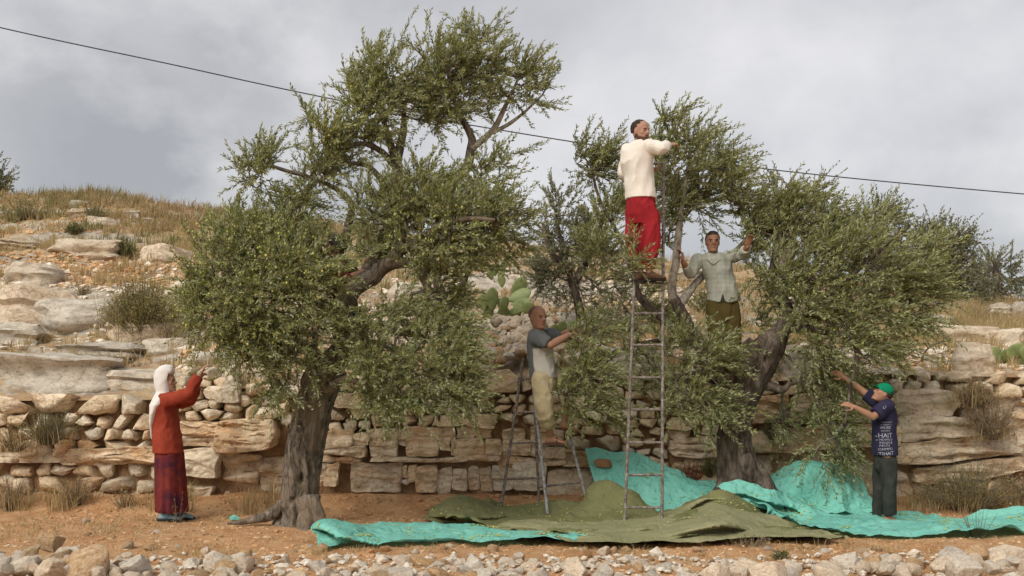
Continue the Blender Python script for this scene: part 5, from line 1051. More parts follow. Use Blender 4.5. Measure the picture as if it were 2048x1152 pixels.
# --- the smiling man standing in the broad tree
D = 12.88
mc = empty('person', M_(1445, 765), 'smiling man in pale checked shirt and olive trousers standing among the boughs', 'person', 'olive pickers')
hc = M_(1425, 484, -.03); hp, hh = head_parts(hc, (-.05, -1, .0), (.03, 0, 1), 1.04)
shR, elR, wrR = M_(1396, 520, 0), M_(1381, 548, -.10), M_(1366, 524, -.26); shL, elL, wrL = M_(1466, 512, 0), M_(1484, 510, -.18), M_(1494, 494, -.36)
hipR, knR, anR = M_(1430, 610, 0), M_(1434, 690, -.08), M_(1440, 755, .0); hipL, knL, anL = M_(1462, 610, 0), M_(1466, 690, -.06), M_(1464, 757, .05)
body = hp + [cap_tube([M_(1430, 528), M_(1427, 512), hc - Z * .05], [.075, .06, .056]),
  torso([(M_(1447, 620), X * .155, Y * .12), (M_(1446, 590), X * .15, Y * .11), (M_(1441, 560), X * .15, Y * .11), (M_(1434, 530), X * .165, Y * .115), (M_(1431, 514), X * .15, Y * .10), (M_(1429, 508), X * .07, Y * .07)])]
body += arm(shR, elR, wrR, 1.05) + arm(shL, elL, wrL, 1.05) + leg(hipR, knR, anR) + leg(hipL, knL, anL) + foot(anR, (-.1, -1, 0)) + foot(anL, (.2, -1, 0))
body += hand_parts(wrR, (-.1, -.1, 1), (-1, .2, 0), .185, .8, 1) + hand_parts(wrL, (.2, -.5, .9), (.2, -.9, -.3), .185, .45, -1)
fuse('body', body, 'skin_b', mc, .0065, 2, .3); face_parts(hh, mc, 'skin_b', 'hair', full=True)
fuse_simple('teeth', [ellip(hh['b0'] + hh['up'] * .208 * hh['q'] + hh['f'] * .412 * hh['q'], hh['r'] * .085 * hh['q'], hh['f'] * .022 * hh['q'], hh['up'] * .012 * hh['q'])], 'eyewhite', mc)
sh = [torso([(M_(1447, 607), X * .185, Y * .15), (M_(1447, 590), X * .182, Y * .148), (M_(1441, 560), X * .172, Y * .14), (M_(1434, 535), X * .182, Y * .145), (M_(1431, 518), X * .182, Y * .14), (M_(1429, 511), X * .15, Y * .115), (M_(1428, 505), X * .085, Y * .085)]),
  cap_tube([shR, (shR + elR) / 2, elR, elR * .3 + wrR * .7], [.080, .072, .064, .052], round_=(True, False)), cap_tube([shL, (shL + elL) / 2, elL, elL * .25 + wrL * .75], [.080, .072, .064, .052], round_=(True, False))]
def tails(co, no):
    co = co.copy(); a = np.clip((M_(1447, 585)[2] - co[:, 2]) / .2, 0, 1); sx_ = (co[:, 0] - M_(1447, 600)[0]) / .18
    fr = (co[:, 1] < M_(0, 0)[1] - .05); k = a * fr * np.exp(-((co[:, 0] - M_(1441, 600)[0]) / .018) ** 2); co[:, 2] += k * .16; co[:, 2] += a * .06 * sx_ ** 2; return co
fuse('shirt', sh, 'check', mc, .008, 2, .7, .015, (8, 8, 5), 31, tails)
fuse_simple('collar', [cap_tube([M_(1411, 511, -.02), M_(1417, 519, -.11), M_(1425, 527, -.145)], [.012, .013, .008]), cap_tube([M_(1445, 510, -.02), M_(1440, 518, -.11), M_(1428, 527, -.145)], [.012, .013, .008])], 'check', mc)
for py in (545, 562, 580): fuse_simple('button', [ellip(M_(1434 + (py - 545) * .12, py, -.162), X * .007, Y * .005, Z * .007)], 'eyewhite', mc)
tr = [torso([(M_(1447, 598), X * .165, Y * .125), (M_(1447, 620), X * .172, Y * .135), (M_(1447, 640), X * .16, Y * .13), (M_(1447, 650), X * .12, Y * .10)]), cap_tube([hipR, (hipR + knR) / 2, knR, knR * .2 + anR * .8], [.108, .104, .095, .08], round_=(True, False)), cap_tube([hipL, (hipL + knL) / 2, knL, knL * .2 + anL * .8], [.108, .104, .095, .08], round_=(True, False))]
fuse('trousers', tr, 'olive_cloth', mc, .009, 2, .6, .015, (8, 8, 4), 34)
for an, dd in ((anR, (-.1, -1, 0)), (anL, (.2, -1, 0))): fuse_simple('shoe', foot(an, dd, 1.10, False), 'sandal', mc)

# --- the boy in the green cap
D = 11.95
bo = empty('person', P(1768, 1047, 12.0), 'barefoot boy in green cap, printed navy tee and charcoal trousers reaching up', 'person', 'olive pickers')
hc = M_(1766, 787); hp, hh = head_parts(hc, (-.88, -.06, .47), (.47, 0, .88), .90)
shL, elL, wrL = M_(1774, 812, -.15), M_(1746, 834, -.20), M_(1709, 814, -.20); shR, elR, wrR = M_(1757, 806, .14), M_(1724, 781, .20), M_(1688, 754, .22)
hipL, knL = M_(1776, 905, -.08), M_(1778, 975, -.10); hipR, knR = M_(1767, 905, .08), M_(1760, 975, .10)
gz = lambda x, y: float(field_z(np.array([x]), np.array([y]))[0])
anL = P(1780, 1033, 11.88); anR = P(1757, 1033, 12.08)
body = hp + [cap_tube([M_(1772, 822), M_(1770, 806), hc - hh['up'] * .045], [.066, .052, .050]),
  torso([(M_(1772, 915), X * .09, Y * .12), (M_(1771, 890), X * .09, Y * .12), (M_(1768, 860), X * .105, Y * .135), (M_(1768, 830), X * .115, Y * .155), (M_(1770, 814), X * .095, Y * .155), (M_(1771, 806), X * .05, Y * .08)])]
body += arm(shL, elL, wrL, .9) + arm(shR, elR, wrR, .9) + leg(hipL, knL, anL, .9) + leg(hipR, knR, anR, .9) + foot(anL, (-1, -.2, 0), .95) + foot(anR, (-1, -.1, 0), .95)
body += hand_parts(wrL, (-.9, 0, .35), (.1, .6, -.6), .165, .6, 1) + hand_parts(wrR, (-.85, 0, .5), (.2, -.6, -.6), .165, .45, -1)
fuse('body', body, 'skin_b', bo, .0065, 2, .3); face_parts(hh, bo, 'skin_b', 'hair')
q = hh['q']; b0, up, f_, r_ = hh['b0'], hh['up'], hh['f'], hh['r']
cp = [loft([(b0 + up * z * q + f_ * o * q, r_ * w2 * q, f_ * d_ * q) for z, w2, d_, o in ((.56, .355, .46, -.03), (.66, .37, .485, -.03), (.80, .36, .475, -.035), (.93, .29, .38, -.04), (1.03, .19, .25, -.045), (1.07, .07, .09, -.045))], 24)]
fuse('cap', cp, 'capgreen', bo, .008, 1, .7, .003, (20, 20, 20), 4)
fuse_simple('cap_brim', [loft([(b0 + up * .62 * q + f_ * .42 * q, r_ * .30 * q, up * .025 * q), (b0 + up * .63 * q + f_ * .58 * q, r_ * .26 * q, up * .02 * q), (b0 + up * .62 * q + f_ * .70 * q, r_ * .17 * q, up * .015 * q)], 16)], 'capgreen', bo)
sh = [torso([(M_(1771, 910), X * .138, Y * .176), (M_(1770, 897), X * .135, Y * .172), (M_(1768, 865), X * .125, Y * .155), (M_(1769, 835), X * .132, Y * .172), (M_(1771, 817), X * .112, Y * .17), (M_(1772, 808), X * .06, Y * .10)]),
  cap_tube([shL, (shL + elL) / 2, shL * .2 + elL * .8], [.085, .082, .080], round_=(True, False)), cap_tube([shR, (shR + elR) / 2, shR * .25 + elR * .75], [.085, .080, .076], round_=(True, False))]
tee = fuse('t_shirt', sh, 'navy', bo, .008, 2, .8, .007, (8, 8, 5), 41)
tr = [torso([(M_(1772, 896), X * .102, Y * .135), (M_(1772, 912), X * .112, Y * .145), (M_(1772, 935), X * .115, Y * .15), (M_(1771, 945), X * .08, Y * .10)]), cap_tube([hipL - Z * .09, (hipL + knL) / 2, knL, knL * .4 + anL * .6, anL * .93 + knL * .07], [.098, .094, .076, .069, .070], round_=(True, False)), cap_tube([hipR - Z * .09, (hipR + knR) / 2, knR, knR * .4 + anR * .6, anR * .93 + knR * .07], [.098, .094, .076, .069, .070], round_=(True, False))]
fuse('trousers', tr, 'charcoal', bo, .008, 2, .7, .017, (8, 8, 4), 44)
bv = BVHTree.FromPolygons([v.co[:] for v in tee.data.vertices], [p.vertices[:] for p in tee.data.polygons])
def printed(txt, px, py, hpx, wpx, parent, slant=0.0):
    cu = bpy.data.curves.new('t', 'FONT'); cu.body = txt; cu.size = 1; cu.resolution_u = 2; o_ = bpy.data.objects.new('t', cu); COL.objects.link(o_)
    me_ = bpy.data.meshes.new_from_object(o_.evaluated_get(bpy.context.evaluated_depsgraph_get())); bpy.data.objects.remove(o_)
    bm = bmesh.new(); bm.from_mesh(me_); bmesh.ops.triangulate(bm, faces=bm.faces[:]); bmesh.ops.subdivide_edges(bm, edges=[e_ for e_ in bm.edges if e_.calc_length() > .12], cuts=2)
    co_ = np.array([v.co[:] for v in bm.verts]); mn_, mx_ = co_.min(0), co_.max(0); ok = True
    for v, c in zip(bm.verts, co_):
        u = (c[0] - mn_[0]) / (mx_[0] - mn_[0]); t = (c[1] - mn_[1]) / (mx_[1] - mn_[1]); q_ = P(px + u * wpx, py + slant * (u - .5) - t * hpx, D); h_ = bv.ray_cast(Vector((q_[0], 10.5, q_[2])), Vector((0, 1, 0)))
        v.co = (q_[0], (h_[0].y if h_[0] else 11.95) - .0035, q_[2])
    bm.to_mesh(me_); bm.free(); me_.materials.clear(); link('shirt_print', me_, MAT['print'], parent)
for t_, px, py, h_, w_, s_ in (('U', 1751, 816.5, 5, 6, -2), ('WORK HARD', 1755, 845, 3, 18, 0), ('= NEW =', 1753, 850, 3, 20, 0), ('WORK', 1752, 857, 6, 20, -1), ('WORK', 1753, 862, 3, 18, -1), ('-HAIT', 1746, 874, 9, 28, -1), ('x MOWN U', 1747, 880, 4, 27, -1), ('PEOPLE', 1752, 886, 4, 22, -1), ('ABCDE', 1751, 891.5, 4, 18, -1), ('ONMPO', 1750, 899, 5, 24, -2), ('-TIHAIT', 1748, 909, 7, 28, -4)):
    printed(t_, px, py, h_, w_, bo, s_)

# --- the picker almost hidden inside the tall tree
D = 11.98
hm = empty('person', M_(690, 715), 'picker in dark cap and maroon shirt almost hidden inside the tall tree', 'person', 'olive pickers')
hc = M_(668, 490); hp, hh = head_parts(hc, (.55, -.5, -.5), (.45, -.1, .9), 1.0)
shR, elR, wrR = M_(662, 528, -.12), M_(690, 560, -.25), M_(712, 548, -.22); shL, elL, wrL = M_(690, 528, .14), M_(718, 560, .2), M_(742, 548, .12)
hipR, knR, anR = M_(686, 620, -.08), M_(706, 668, -.2), M_(694, 712, -.05); hipL, knL, anL = M_(694, 620, .1), M_(722, 650, .15), M_(708, 698, .1)
body = hp + [cap_tube([M_(672, 535), M_(671, 515), hc - Z * .05], [.075, .06, .056]), torso([(M_(690, 632), X * .14, Y * .14), (M_(686, 600), X * .135, Y * .15), (M_(680, 565), X * .14, Y * .16), (M_(675, 535), X * .13, Y * .18), (M_(673, 518), X * .07, Y * .10)])]
body += arm(shR, elR, wrR) + arm(shL, elL, wrL) + leg(hipR, knR, anR) + leg(hipL, knL, anL) + foot(anR, (.6, -.8, -.1)) + foot(anL, (.9, -.3, -.1)) + hand_parts(wrR, wrR - elR, (0, .3, -1), .18, .7) + hand_parts(wrL, wrL - elL, (0, .3, -1), .18, .7, -1)
fuse('body', body, 'skin_b', hm, .007, 2, .25); face_parts(hh, hm, 'skin_b')
q = hh['q']; b0, up, f_, r_ = hh['b0'], hh['up'], hh['f'], hh['r']
fuse('cap', [loft([(b0 + up * z * q + f_ * o * q, r_ * w2 * q, f_ * d_ * q) for z, w2, d_, o in ((.50, .36, .46, -.04), (.66, .385, .50, -.03), (.82, .375, .49, -.035), (.95, .30, .39, -.04), (1.05, .19, .25, -.045))], 24)], 'greycap', hm, .008, 1, .7)
fuse('shirt', [torso([(M_(688, 625), X * .165, Y * .17), (M_(684, 590), X * .155, Y * .17), (M_(679, 560), X * .16, Y * .185), (M_(675, 535), X * .15, Y * .20), (M_(673, 520), X * .08, Y * .11)]), cap_tube([shR, elR, elR * .4 + wrR * .6], [.088, .076, .062], round_=(True, False)), cap_tube([shL, elL, elL * .4 + wrL * .6], [.088, .076, .062], round_=(True, False))], 'maroon', hm, .010, 2, .5, .010)
fuse('trousers', [torso([(M_(689, 612), X * .145, Y * .15), (M_(690, 632), X * .15, Y * .155), (M_(692, 648), X * .10, Y * .10)]), cap_tube([hipR, knR, knR * .2 + anR * .8], [.108, .09, .07], round_=(True, False)), cap_tube([hipL, knL, knL * .2 + anL * .8], [.108, .09, .07], round_=(True, False))], 'dark_blue', hm, .010, 2, .5, .010)
for an, dd in ((anR, (.6, -.8, -.1)), (anL, (.9, -.3, -.1))): fuse_simple('shoe', foot(an, dd, 1.1, False), 'sole', hm)
# ------------------------------------------------------------------ rock outcrops and stones on the slope
def outcrop_mesh(seed, strat=.10, rough=.10, cuts=10):
    r = np.random.default_rng(seed); V, Fc = ICO[4]; V = V.copy(); N = unit(r.normal(size=(cuts, 3)) * np.array([1, 1, .5])); d = r.uniform(.6, .9, cuts)
    N = np.concatenate([N, [[0, 0, 1], [.1, -1, 0]]]); d = np.concatenate([d, [.7, .72]])
    for n_, d_ in zip(N, d):
        t = V @ n_; k = t > d_; V[k] -= np.outer(t[k] - d_, n_) * .95
    nv = unit(V * np.array([1, 1, .2])); q = V[:, 2] + .12 * fbm(V * 1.5 + seed, 2, 3); b = fbm(np.stack([V[:, 0] * .5 + seed, 0 * q, q * 5.5], 1), 2, 7); b = np.sign(b) * np.abs(b) ** .6
    V = V + nv * (strat * b)[:, None] + unit(V) * (rough * fbm(V * 2.6 + seed, 4, seed) + .04 * fbm(V * 9 + seed, 3, seed + 1))[:, None]; V /= np.abs(V).max(0)
    return mesh_q('rock_outcrop', V, Fc, True, 40)
OUTM = [outcrop_mesh(300 + i, (.10, .04, .14)[i % 3]) for i in range(9)]
for i_, mm_ in enumerate(OUTM): mm_.materials.append(MAT['grey_rock'])
OUT = [  # px, top py, bottom py, width px, label
 (60, 660, 560, 250, 'long grey ledge jutting from the slope with a dark hollow under its lip'), (150, 655, 590, 230, 'cracked grey outcrop below the lip of the dark hollow'), (10, 690, 640, 160, 'low grey outcrop at the edge of the picture under the ledge'),
 (170, 515, 472, 190, 'long pale ledge high on the bare slope'), (330, 522, 484, 130, 'pale ledge close to the crown of the tall tree'), (30, 500, 470, 120, 'flat pale ledge high up at the picture edge'), (60, 570, 520, 130, 'white weathered rock in the orange rubble'),
 (280, 690, 640, 150, 'rounded grey rock beside the big brown shrub'), (90, 780, 700, 330, 'wide smooth bedrock slab above the wall'), (260, 780, 735, 220, 'smooth slab sloping down behind the white headscarf'), (330, 708, 672, 130, 'narrow slab edge above the smooth bedrock'), (200, 712, 680, 220, 'upper step of the smooth bedrock slab'), (420, 735, 700, 120, 'grey slab behind the raised hand of the woman'), (470, 720, 690, 110, 'pale slab in the shade of the tall tree'), (560, 740, 716, 120, 'slab behind the trunk of the tall tree'),
 (158, 432, 415, 62, 'lower stone of a small pile on the ridge'), (156, 416, 399, 46, 'upper stone of a small pile on the ridge'), (263, 436, 418, 40, 'single pale stone on the ridge grass'), (292, 448, 434, 40, 'flat stone half buried on the ridge'), (195, 452, 430, 70, 'tilted grey stone lying on the ridge'),
 (1955, 775, 705, 92, 'big grey boulder standing on top of the bank'), (1930, 690, 646, 200, 'long pale ledge crossing the dry slope'), (2030, 694, 652, 130, 'pale ledge running out of the picture on the dry slope'), (2005, 640, 602, 64, 'cream boulder on the skyline'), (2046, 640, 600, 44, 'second cream boulder on the skyline, half out of the picture'), (1880, 655, 625, 90, 'pale rubble ledge below the skyline olive'),
 (1000, 645, 615, 60, 'brown rock under the cactus'), (1035, 560, 540, 50, 'grey stone behind the cactus pads'), (1260, 760, 690, 150, 'pale outcrop seen between ladder and olive leaves'), (1400, 560, 530, 120, 'pale rock seen through the gap behind the white branch'), (1160, 745, 700, 90, 'pale outcrop behind the outstretched arms of the man on the stepladder'), (1640, 760, 700, 130, 'pale rocks in the shade of the broad crown'), (1520, 745, 700, 80, 'pale rock behind the dark stub of the broad tree'), (690, 745, 700, 90, 'pale rock behind the fork of the tall tree'), (830, 600, 560, 120, 'white ledge seen through the boughs of the tall tree'), (800, 690, 650, 120, 'grey ledge behind the hanging boughs of the tall tree')]
for i, (px, yb, yt, wpx, lab) in enumerate(OUT):
    q = on_hill(px, yb)
    if q is None: q = on_hill(px, yb + 14)
    if q is None: continue
    D = q[1]; s = D / F; o = bpy.data.objects.new('rock_outcrop', OUTM[i % 9]); COL.objects.link(o); h = (yb - yt) * s; wd = wpx * s / 2
    o.location = (q[0], D + wd * .45, q[2] + h * .28); o.scale = (wd, wd * .75, h * .85); o.rotation_euler = (RNG.uniform(-.08, .08), RNG.uniform(-.06, .10), RNG.uniform(-.3, .3)); tag(o, lab, 'rock', 'rocks on the hillside')

# heap of pale stones between the cactus and the wall
hp_ = empty('stone_heap', on_hill(1030, 715), 'heap of pale cleared stones below the cactus', 'stone heap')
r = np.random.default_rng(77); k = 0
for _ in range(150):
    u, v = r.uniform(0, 1), r.uniform(0, 1) ** .9; px = 968 + 150 * u + r.normal(0, 4); py = 632 + 10 * abs(u - .5) + 86 * v; sz = r.uniform(12, 29) * (1 - .2 * (v < .3))
    q = P(px, py, 15.0 - 1.1 * v + r.uniform(-.05, .05)); s = 14.5 / F * sz
    lib_stone('stone', k, True, MAT['pale_stone'] if r.random() < .88 else MAT['tan_stone'], hp_, q, (s * r.uniform(.5, .75), s * r.uniform(.5, .7), s * r.uniform(.36, .55)), (r.uniform(-.4, .4), r.uniform(-.4, .4), r.uniform(0, 6.28))); k += 1

def scatter_stuff(name, pts, sizes, mat, seed, flat=.7):
    r = np.random.default_rng(seed); Vo, Fo = ICO[1]; n = len(pts); var = [unit(Vo) * (1 + .28 * np.random.default_rng(seed + i).normal(size=(len(Vo), 1)).clip(-1, 1)) for i in range(8)]
    k = r.integers(0, 8, n); a = r.uniform(0, 6.28, n); Vs = np.stack(var)[k] * sizes[:, None, None] * np.stack([r.uniform(.7, 1.3, n), r.uniform(.7, 1.2, n), r.uniform(.5, .9, n) * flat], 1)[:, None]
    x = Vs[..., 0] * np.cos(a)[:, None] - Vs[..., 1] * np.sin(a)[:, None]; y = Vs[..., 0] * np.sin(a)[:, None] + Vs[..., 1] * np.cos(a)[:, None]
    V = np.stack([x, y, Vs[..., 2]], -1) + pts[:, None]; Q = (np.arange(n)[:, None, None] * len(Vo) + Fo[None]).reshape(-1, 3)
    return tag(link(name, mesh_q(name, V.reshape(-1, 3), Q, False), MAT[mat]), kind='stuff')
def scree(name, boxes, mat, seed, smin, smax):
    r = np.random.default_rng(seed); out_, sz = [], []
    for x0, y0, x1, y1, n in boxes:
        px = r.uniform(x0, x1, n); py = r.uniform(y0, y1, n); Dg = np.linspace(13.5, 27, 160); Xg = (px[:, None] - 1024) / F * Dg; pz = HZ - (hill(Xg, np.broadcast_to(Dg, Xg.shape)) - CAMZ) * F / Dg; hit = pz <= py[:, None]
        ok = hit.any(1); D = Dg[hit.argmax(1)][ok]; x = (px[ok] - 1024) / F * D; out_.append(np.stack([x, D, hill(x, D)], 1)); sz.append(r.uniform(smin, smax, ok.sum()) * np.exp(r.normal(0, .25, ok.sum())))
    return scatter_stuff(name, np.vstack(out_), np.concatenate(sz), mat, seed)
scree('scree', [(-60, 505, 260, 555, 420), (120, 520, 390, 575, 420), (360, 690, 640, 745, 420), (-60, 410, 450, 470, 160), (1180, 640, 1440, 740, 300), (1800, 690, 2080, 745, 260), (640, 680, 960, 760, 300), (1850, 620, 2080, 650, 120)], 'tan_stone', 91, .022, .055)
scree('scree', [(-60, 530, 380, 600, 360), (-60, 660, 350, 700, 160), (360, 700, 640, 750, 260), (1150, 560, 1450, 750, 420), (1800, 640, 2080, 740, 240), (1560, 690, 1800, 750, 220), (640, 560, 960, 760, 300)], 'pale_stone', 92, .025, .075)
scree('scree', [(-60, 505, 260, 550, 260), (-60, 410, 450, 470, 200), (120, 530, 390, 570, 200)], 'orange_stone', 93, .025, .06)

# ------------------------------------------------------------------ stones of the field edge and the field
rw = empty('rubble_wall', P(1024, 1160, 8.6), 'rough bank of pale rubble along the near edge of the field', 'rubble bank')
r = np.random.default_rng(5); k = 0
top = lambda px: np.interp(px, [-100, 0, 130, 330, 480, 700, 1000, 1300, 1560, 1700, 1850, 2050, 2200], [1108, 1100, 1096, 1110, 1106, 1112, 1110, 1112, 1113, 1108, 1100, 1088, 1086])
cand = []
for _ in range(12000):
    if len(cand) >= 299: break
    px = r.uniform(-90, 2140); D = 9.35 - (r.uniform(0, 1) ** .9) * 1.05; big = np.clip(r.lognormal(0, .42), .55, 2.2); rad = .062 * big * (1.08 if px < 480 or px > 1800 else .92)
    if D > 9.1: rad *= .75
    x = (px - 1024) / F * D
    if any((x - a) ** 2 + (D - b) ** 2 < (.50 * (rad + c)) ** 2 for a, b, c in cand): continue
    cand.append((x, D, rad))
for x, D, rad in cand:
    px = x / D * F + 1024; zb = CAMZ - (top(px) + 18 - HZ) / F * 8.95; z = zb - .035 + (9.0 - D) * .02 + r.uniform(-.03, .03)
    mt = 'pale_stone' if r.random() < .78 else 'tan_stone'
    lib_stone('stone', k, False, MAT[mt], rw, (x, D, z), (rad * r.uniform(1.0, 1.5), rad * r.uniform(.9, 1.2), rad * r.uniform(.7, 1.0)), (r.uniform(-.45, .45), r.uniform(-.45, .45), r.uniform(0, 6.28))); k += 1
fill = np.stack([r.uniform(-4.9, 4.9, 1100), r.uniform(8.1, 9.5, 1100), np.zeros(1100)], 1); fill[:, 2] = field_z(fill[:, 0], fill[:, 1]) + r.uniform(.0, .035, 1100)
fo = scatter_stuff('rubble_fill', fill, np.exp(r.normal(-3.5, .35, 1100)), 'pale_stone', 15); 
SP = [(98, 1085, 34, 'tan_stone', 'upright ochre stone sticking up from the rubble bank'), (62, 1106, 30, 'tan_stone', 'tan stone leaning beside the upright ochre one'), (128, 1118, 30, 'pale_stone', 'blocky white stone on the crest of the rubble bank'), (435, 1126, 38, 'pale_stone', 'largest pitted pale stone of the bank near the tall trunk'), (645, 1098, 15, 'tan_stone', 'tan stone at the folded corner of the aqua sheet'), (1950, 1106, 34, 'tan_stone', 'ochre stone lying on the crest of the bank near the boy'), (1905, 1124, 44, 'pale_stone', 'broad white block of the bank below the boy'), (2000, 1130, 48, 'pale_stone', 'large split white block at the end of the bank'), (1690, 1124, 30, 'pale_stone', 'pale stone of the bank in front of the boy'), (1208, 1104, 18, 'pale_stone', 'flat pale slab lying on bare soil in front of the net'), (1015, 1132, 26, 'pale_stone', 'white faceted stone midway along the bank')]
for i, (px, py, sz, mt, lab) in enumerate(SP):
    D = 9.0 if py > 1100 else 9.3
    if px in (645, 1208): D = DG(py, .03)
    s = sz * .82 / F * D; o = lib_stone('stone', i + 3, False, MAT[mt], None, P(px, py, D), (s * 1.05, s * .9, s * .8), (RNG.uniform(-.4, .4), RNG.uniform(-.4, .4), RNG.uniform(0, 6))); tag(o, lab, 'stone', 'stones picked out on the field')
r = np.random.default_rng(19)
for i in range(90):
    px = r.uniform(0, 2048); D = 9.2 + 2.9 * r.uniform(0, 1) ** 1.7
    if 620 < px < 2040 and DG(1096) < D: D = r.uniform(9.2, 9.95)
    x = (px - 1024) / F * D; s = r.uniform(.020, .05) * (1.3 if r.random() < .15 else 1); z = float(field_z(np.array([x]), np.array([D]))[0])
    o = lib_stone('field_stone', i, True, MAT[('orange_stone', 'tan_stone', 'tan_stone', 'pale_stone')[i % 4]], None, (x, D, z + s * .3), (s * 1.3, s, s * .75), (r.uniform(-.4, .4), r.uniform(-.4, .4), r.uniform(0, 6))); tag(o, 'small loose stone lying on the red soil', 'stone', 'small loose stones on the red soil')
n = 15000; xs = r.uniform(-5.4, 5.4, n); yy = 8.6 + 4.8 * r.uniform(0, 1, n) ** 1.3; keep = fbm(np.stack([xs * 1.3, yy * 1.3, 0 * xs], 1), 3, 6) + r.uniform(-.5, .5, n) > -.15; xs, yy = xs[keep], yy[keep]
scatter_stuff('gravel', np.stack([xs, yy, field_z(xs, yy)], 1), np.exp(r.normal(-4.5, .5, len(xs))), 'orange_stone', 31)
n = 5000; xs = r.uniform(-5.4, 5.4, n); yy = 8.6 + 4.7 * r.uniform(0, 1, n) ** 1.4; scatter_stuff('gravel', np.stack([xs, yy, field_z(xs, yy)], 1), np.exp(r.normal(-4.5, .45, n)), 'tan_stone', 32)
n = 1500; xs = r.uniform(-5.4, 5.4, n); yy = r.uniform(12.3, 13.3, n); scatter_stuff('gravel', np.stack([xs, yy, field_z(xs, yy)], 1), np.exp(r.normal(-4.2, .5, n)), 'orange_stone', 33)
for px, py, D, s, lab in ((1205, 926, 12.95, .095, 'brown stone weighing down the hung turquoise sheet'), (1158, 1018, 12.35, .042, 'round orange stone on the olive net beside the stepladder foot'), (1540, 1044, 11.98, .065, 'flat orange stone on the green net near the trunk'), (1088, 1049, 11.85, .055, 'small orange stone on the net in front of the stepladder'), (1181, 1081, 10.55, .055, 'orange stone on the tip of the long aqua sheet'), (1662, 1072, 10.9, .03, 'small orange stone at the hem of the right aqua sheet'), (812, 949 + 15, 13.1, .06, 'pale stone resting on a ledge of the block wall')):
    o = lib_stone('stone', px, False, MAT['orange_stone' if px != 812 else 'pale_stone'], None, P(px, py, D), (s * 1.25, s * .8, s * .55), (.1, .1, px * .37)); tag(o, lab, 'stone', 'stones on the sheets')

# ------------------------------------------------------------------ fallen olives and leaves on the sheets
r = np.random.default_rng(61); pts = []
for V, n, clusters in ((V1, 150, 20), (V2, 150, 26), (V4, 150, 22), (V5, 14, 6), (V3, 12, 6)):
    nu, nv = V.shape[:2]; cu, cv = r.uniform(.05, .95, clusters), r.uniform(.1, .9, clusters); c = r.integers(0, clusters, n)
    i = np.clip((cu[c] + r.normal(0, .02, n)) * nu, 0, nu - 1).astype(int); j = np.clip((cv[c] + r.normal(0, .06, n)) * nv, 0, nv - 1).astype(int); pts.append(V[i, j] + np.array([0, 0, .010]))
pts = np.vstack(pts); n = len(pts); Vo, Fo = ICO[1]; V = (pts[:, None] + Vo[None] * r.uniform(.007, .0105, (n, 1, 1)) * np.array([1.3, 1, .9])).reshape(-1, 3)
tag(link('fallen_olives', set_attr(mesh_q('fallen_olives', V, (np.arange(n)[:, None, None] * len(Vo) + Fo[None]).reshape(-1, 3)), 'var', np.repeat(r.uniform(.3, 1, n), len(Vo))), MAT['olive']), kind='stuff')
def leaf_litter(Vs, n, seed):
    r = np.random.default_rng(seed); P_ = np.vstack([V.reshape(-1, 3)[r.integers(0, V.shape[0] * V.shape[1], n)] for V in Vs]) + np.array([0, 0, .006]); m_ = len(P_); a = r.uniform(0, 6.28, m_); ax = np.stack([np.cos(a), np.sin(a), r.uniform(-.1, .35, m_)], 1); nr = np.stack([-np.sin(a), np.cos(a), r.uniform(-.3, .3, m_)], 1); L = r.uniform(.04, .07, (m_, 1))
    V = np.stack([P_, P_ + ax * L * .5 + nr * .008, P_ + ax * L, P_ + ax * L * .5 - nr * .008], 1).reshape(-1, 3); tag(link('fallen_leaves', set_attr(mesh_q('fallen_leaves', V, np.arange(len(V)).reshape(-1, 4), False), 'var', np.repeat(r.uniform(0, 1, m_), 4)), MAT['olive_leaf']), kind='stuff')
leaf_litter([V1, V2, V4, V5, V3], 110, 71)

# ------------------------------------------------------------------ grass, weeds and shrubs
def blades(base, hgt, n_per, spread, seed, lean=.5, width=.006, stems=False):
    r = np.random.default_rng(seed); m_ = len(base); B = np.repeat(base, n_per, 0); H = np.repeat(hgt, n_per) * r.uniform(.45, 1.1, m_ * n_per); n = len(B)
    a = r.uniform(0, 6.28, n); out_ = np.stack([np.cos(a), np.sin(a), 0 * a], 1); B = B + out_ * (r.uniform(0, 1, n) * spread)[:, None] * np.repeat(hgt, n_per)[:, None]
    ln = r.uniform(.1, 1, n)[:, None] * lean; d1 = unit(np.array([0, 0, 1.0]) + out_ * ln * .5); d2 = unit(np.array([0, 0, 1.0]) + out_ * ln * 1.6 + np.array([.12, 0, 0])); sd = unit(np.cross(out_, [0, 0, 1.0]) + r.normal(0, .5, (n, 3))); wd = (width * r.uniform(.6, 1.4, n))[:, None]
    M_1 = B + d1 * (H * .55)[:, None]; T = M_1 + d2 * (H * .5)[:, None]; V = np.stack([B - sd * wd, B + sd * wd, M_1 + sd * wd * .75, M_1 - sd * wd * .75, T], 1).reshape(-1, 3); k = np.arange(n) * 5
    fl = np.stack([k, k + 1, k + 2, k + 3, k + 3, k + 2, k + 4], 1).ravel(); ct = np.tile([4, 3], n); return V, fl, ct, np.repeat(np.clip(r.normal(.5, .25, n), 0, 1), 5)
def grass_obj(name, base, hgt, n_per, spread, mat, seed, lean=.5, width=.006, parent=None):
    V, fl, ct, var = blades(base, hgt, n_per, spread, seed, lean, width); o = link(name, set_attr(mesh_arr(name, V, fl, ct, False), 'var', var), MAT[mat], parent); return tag(o, kind='stuff')
r = np.random.default_rng(83)
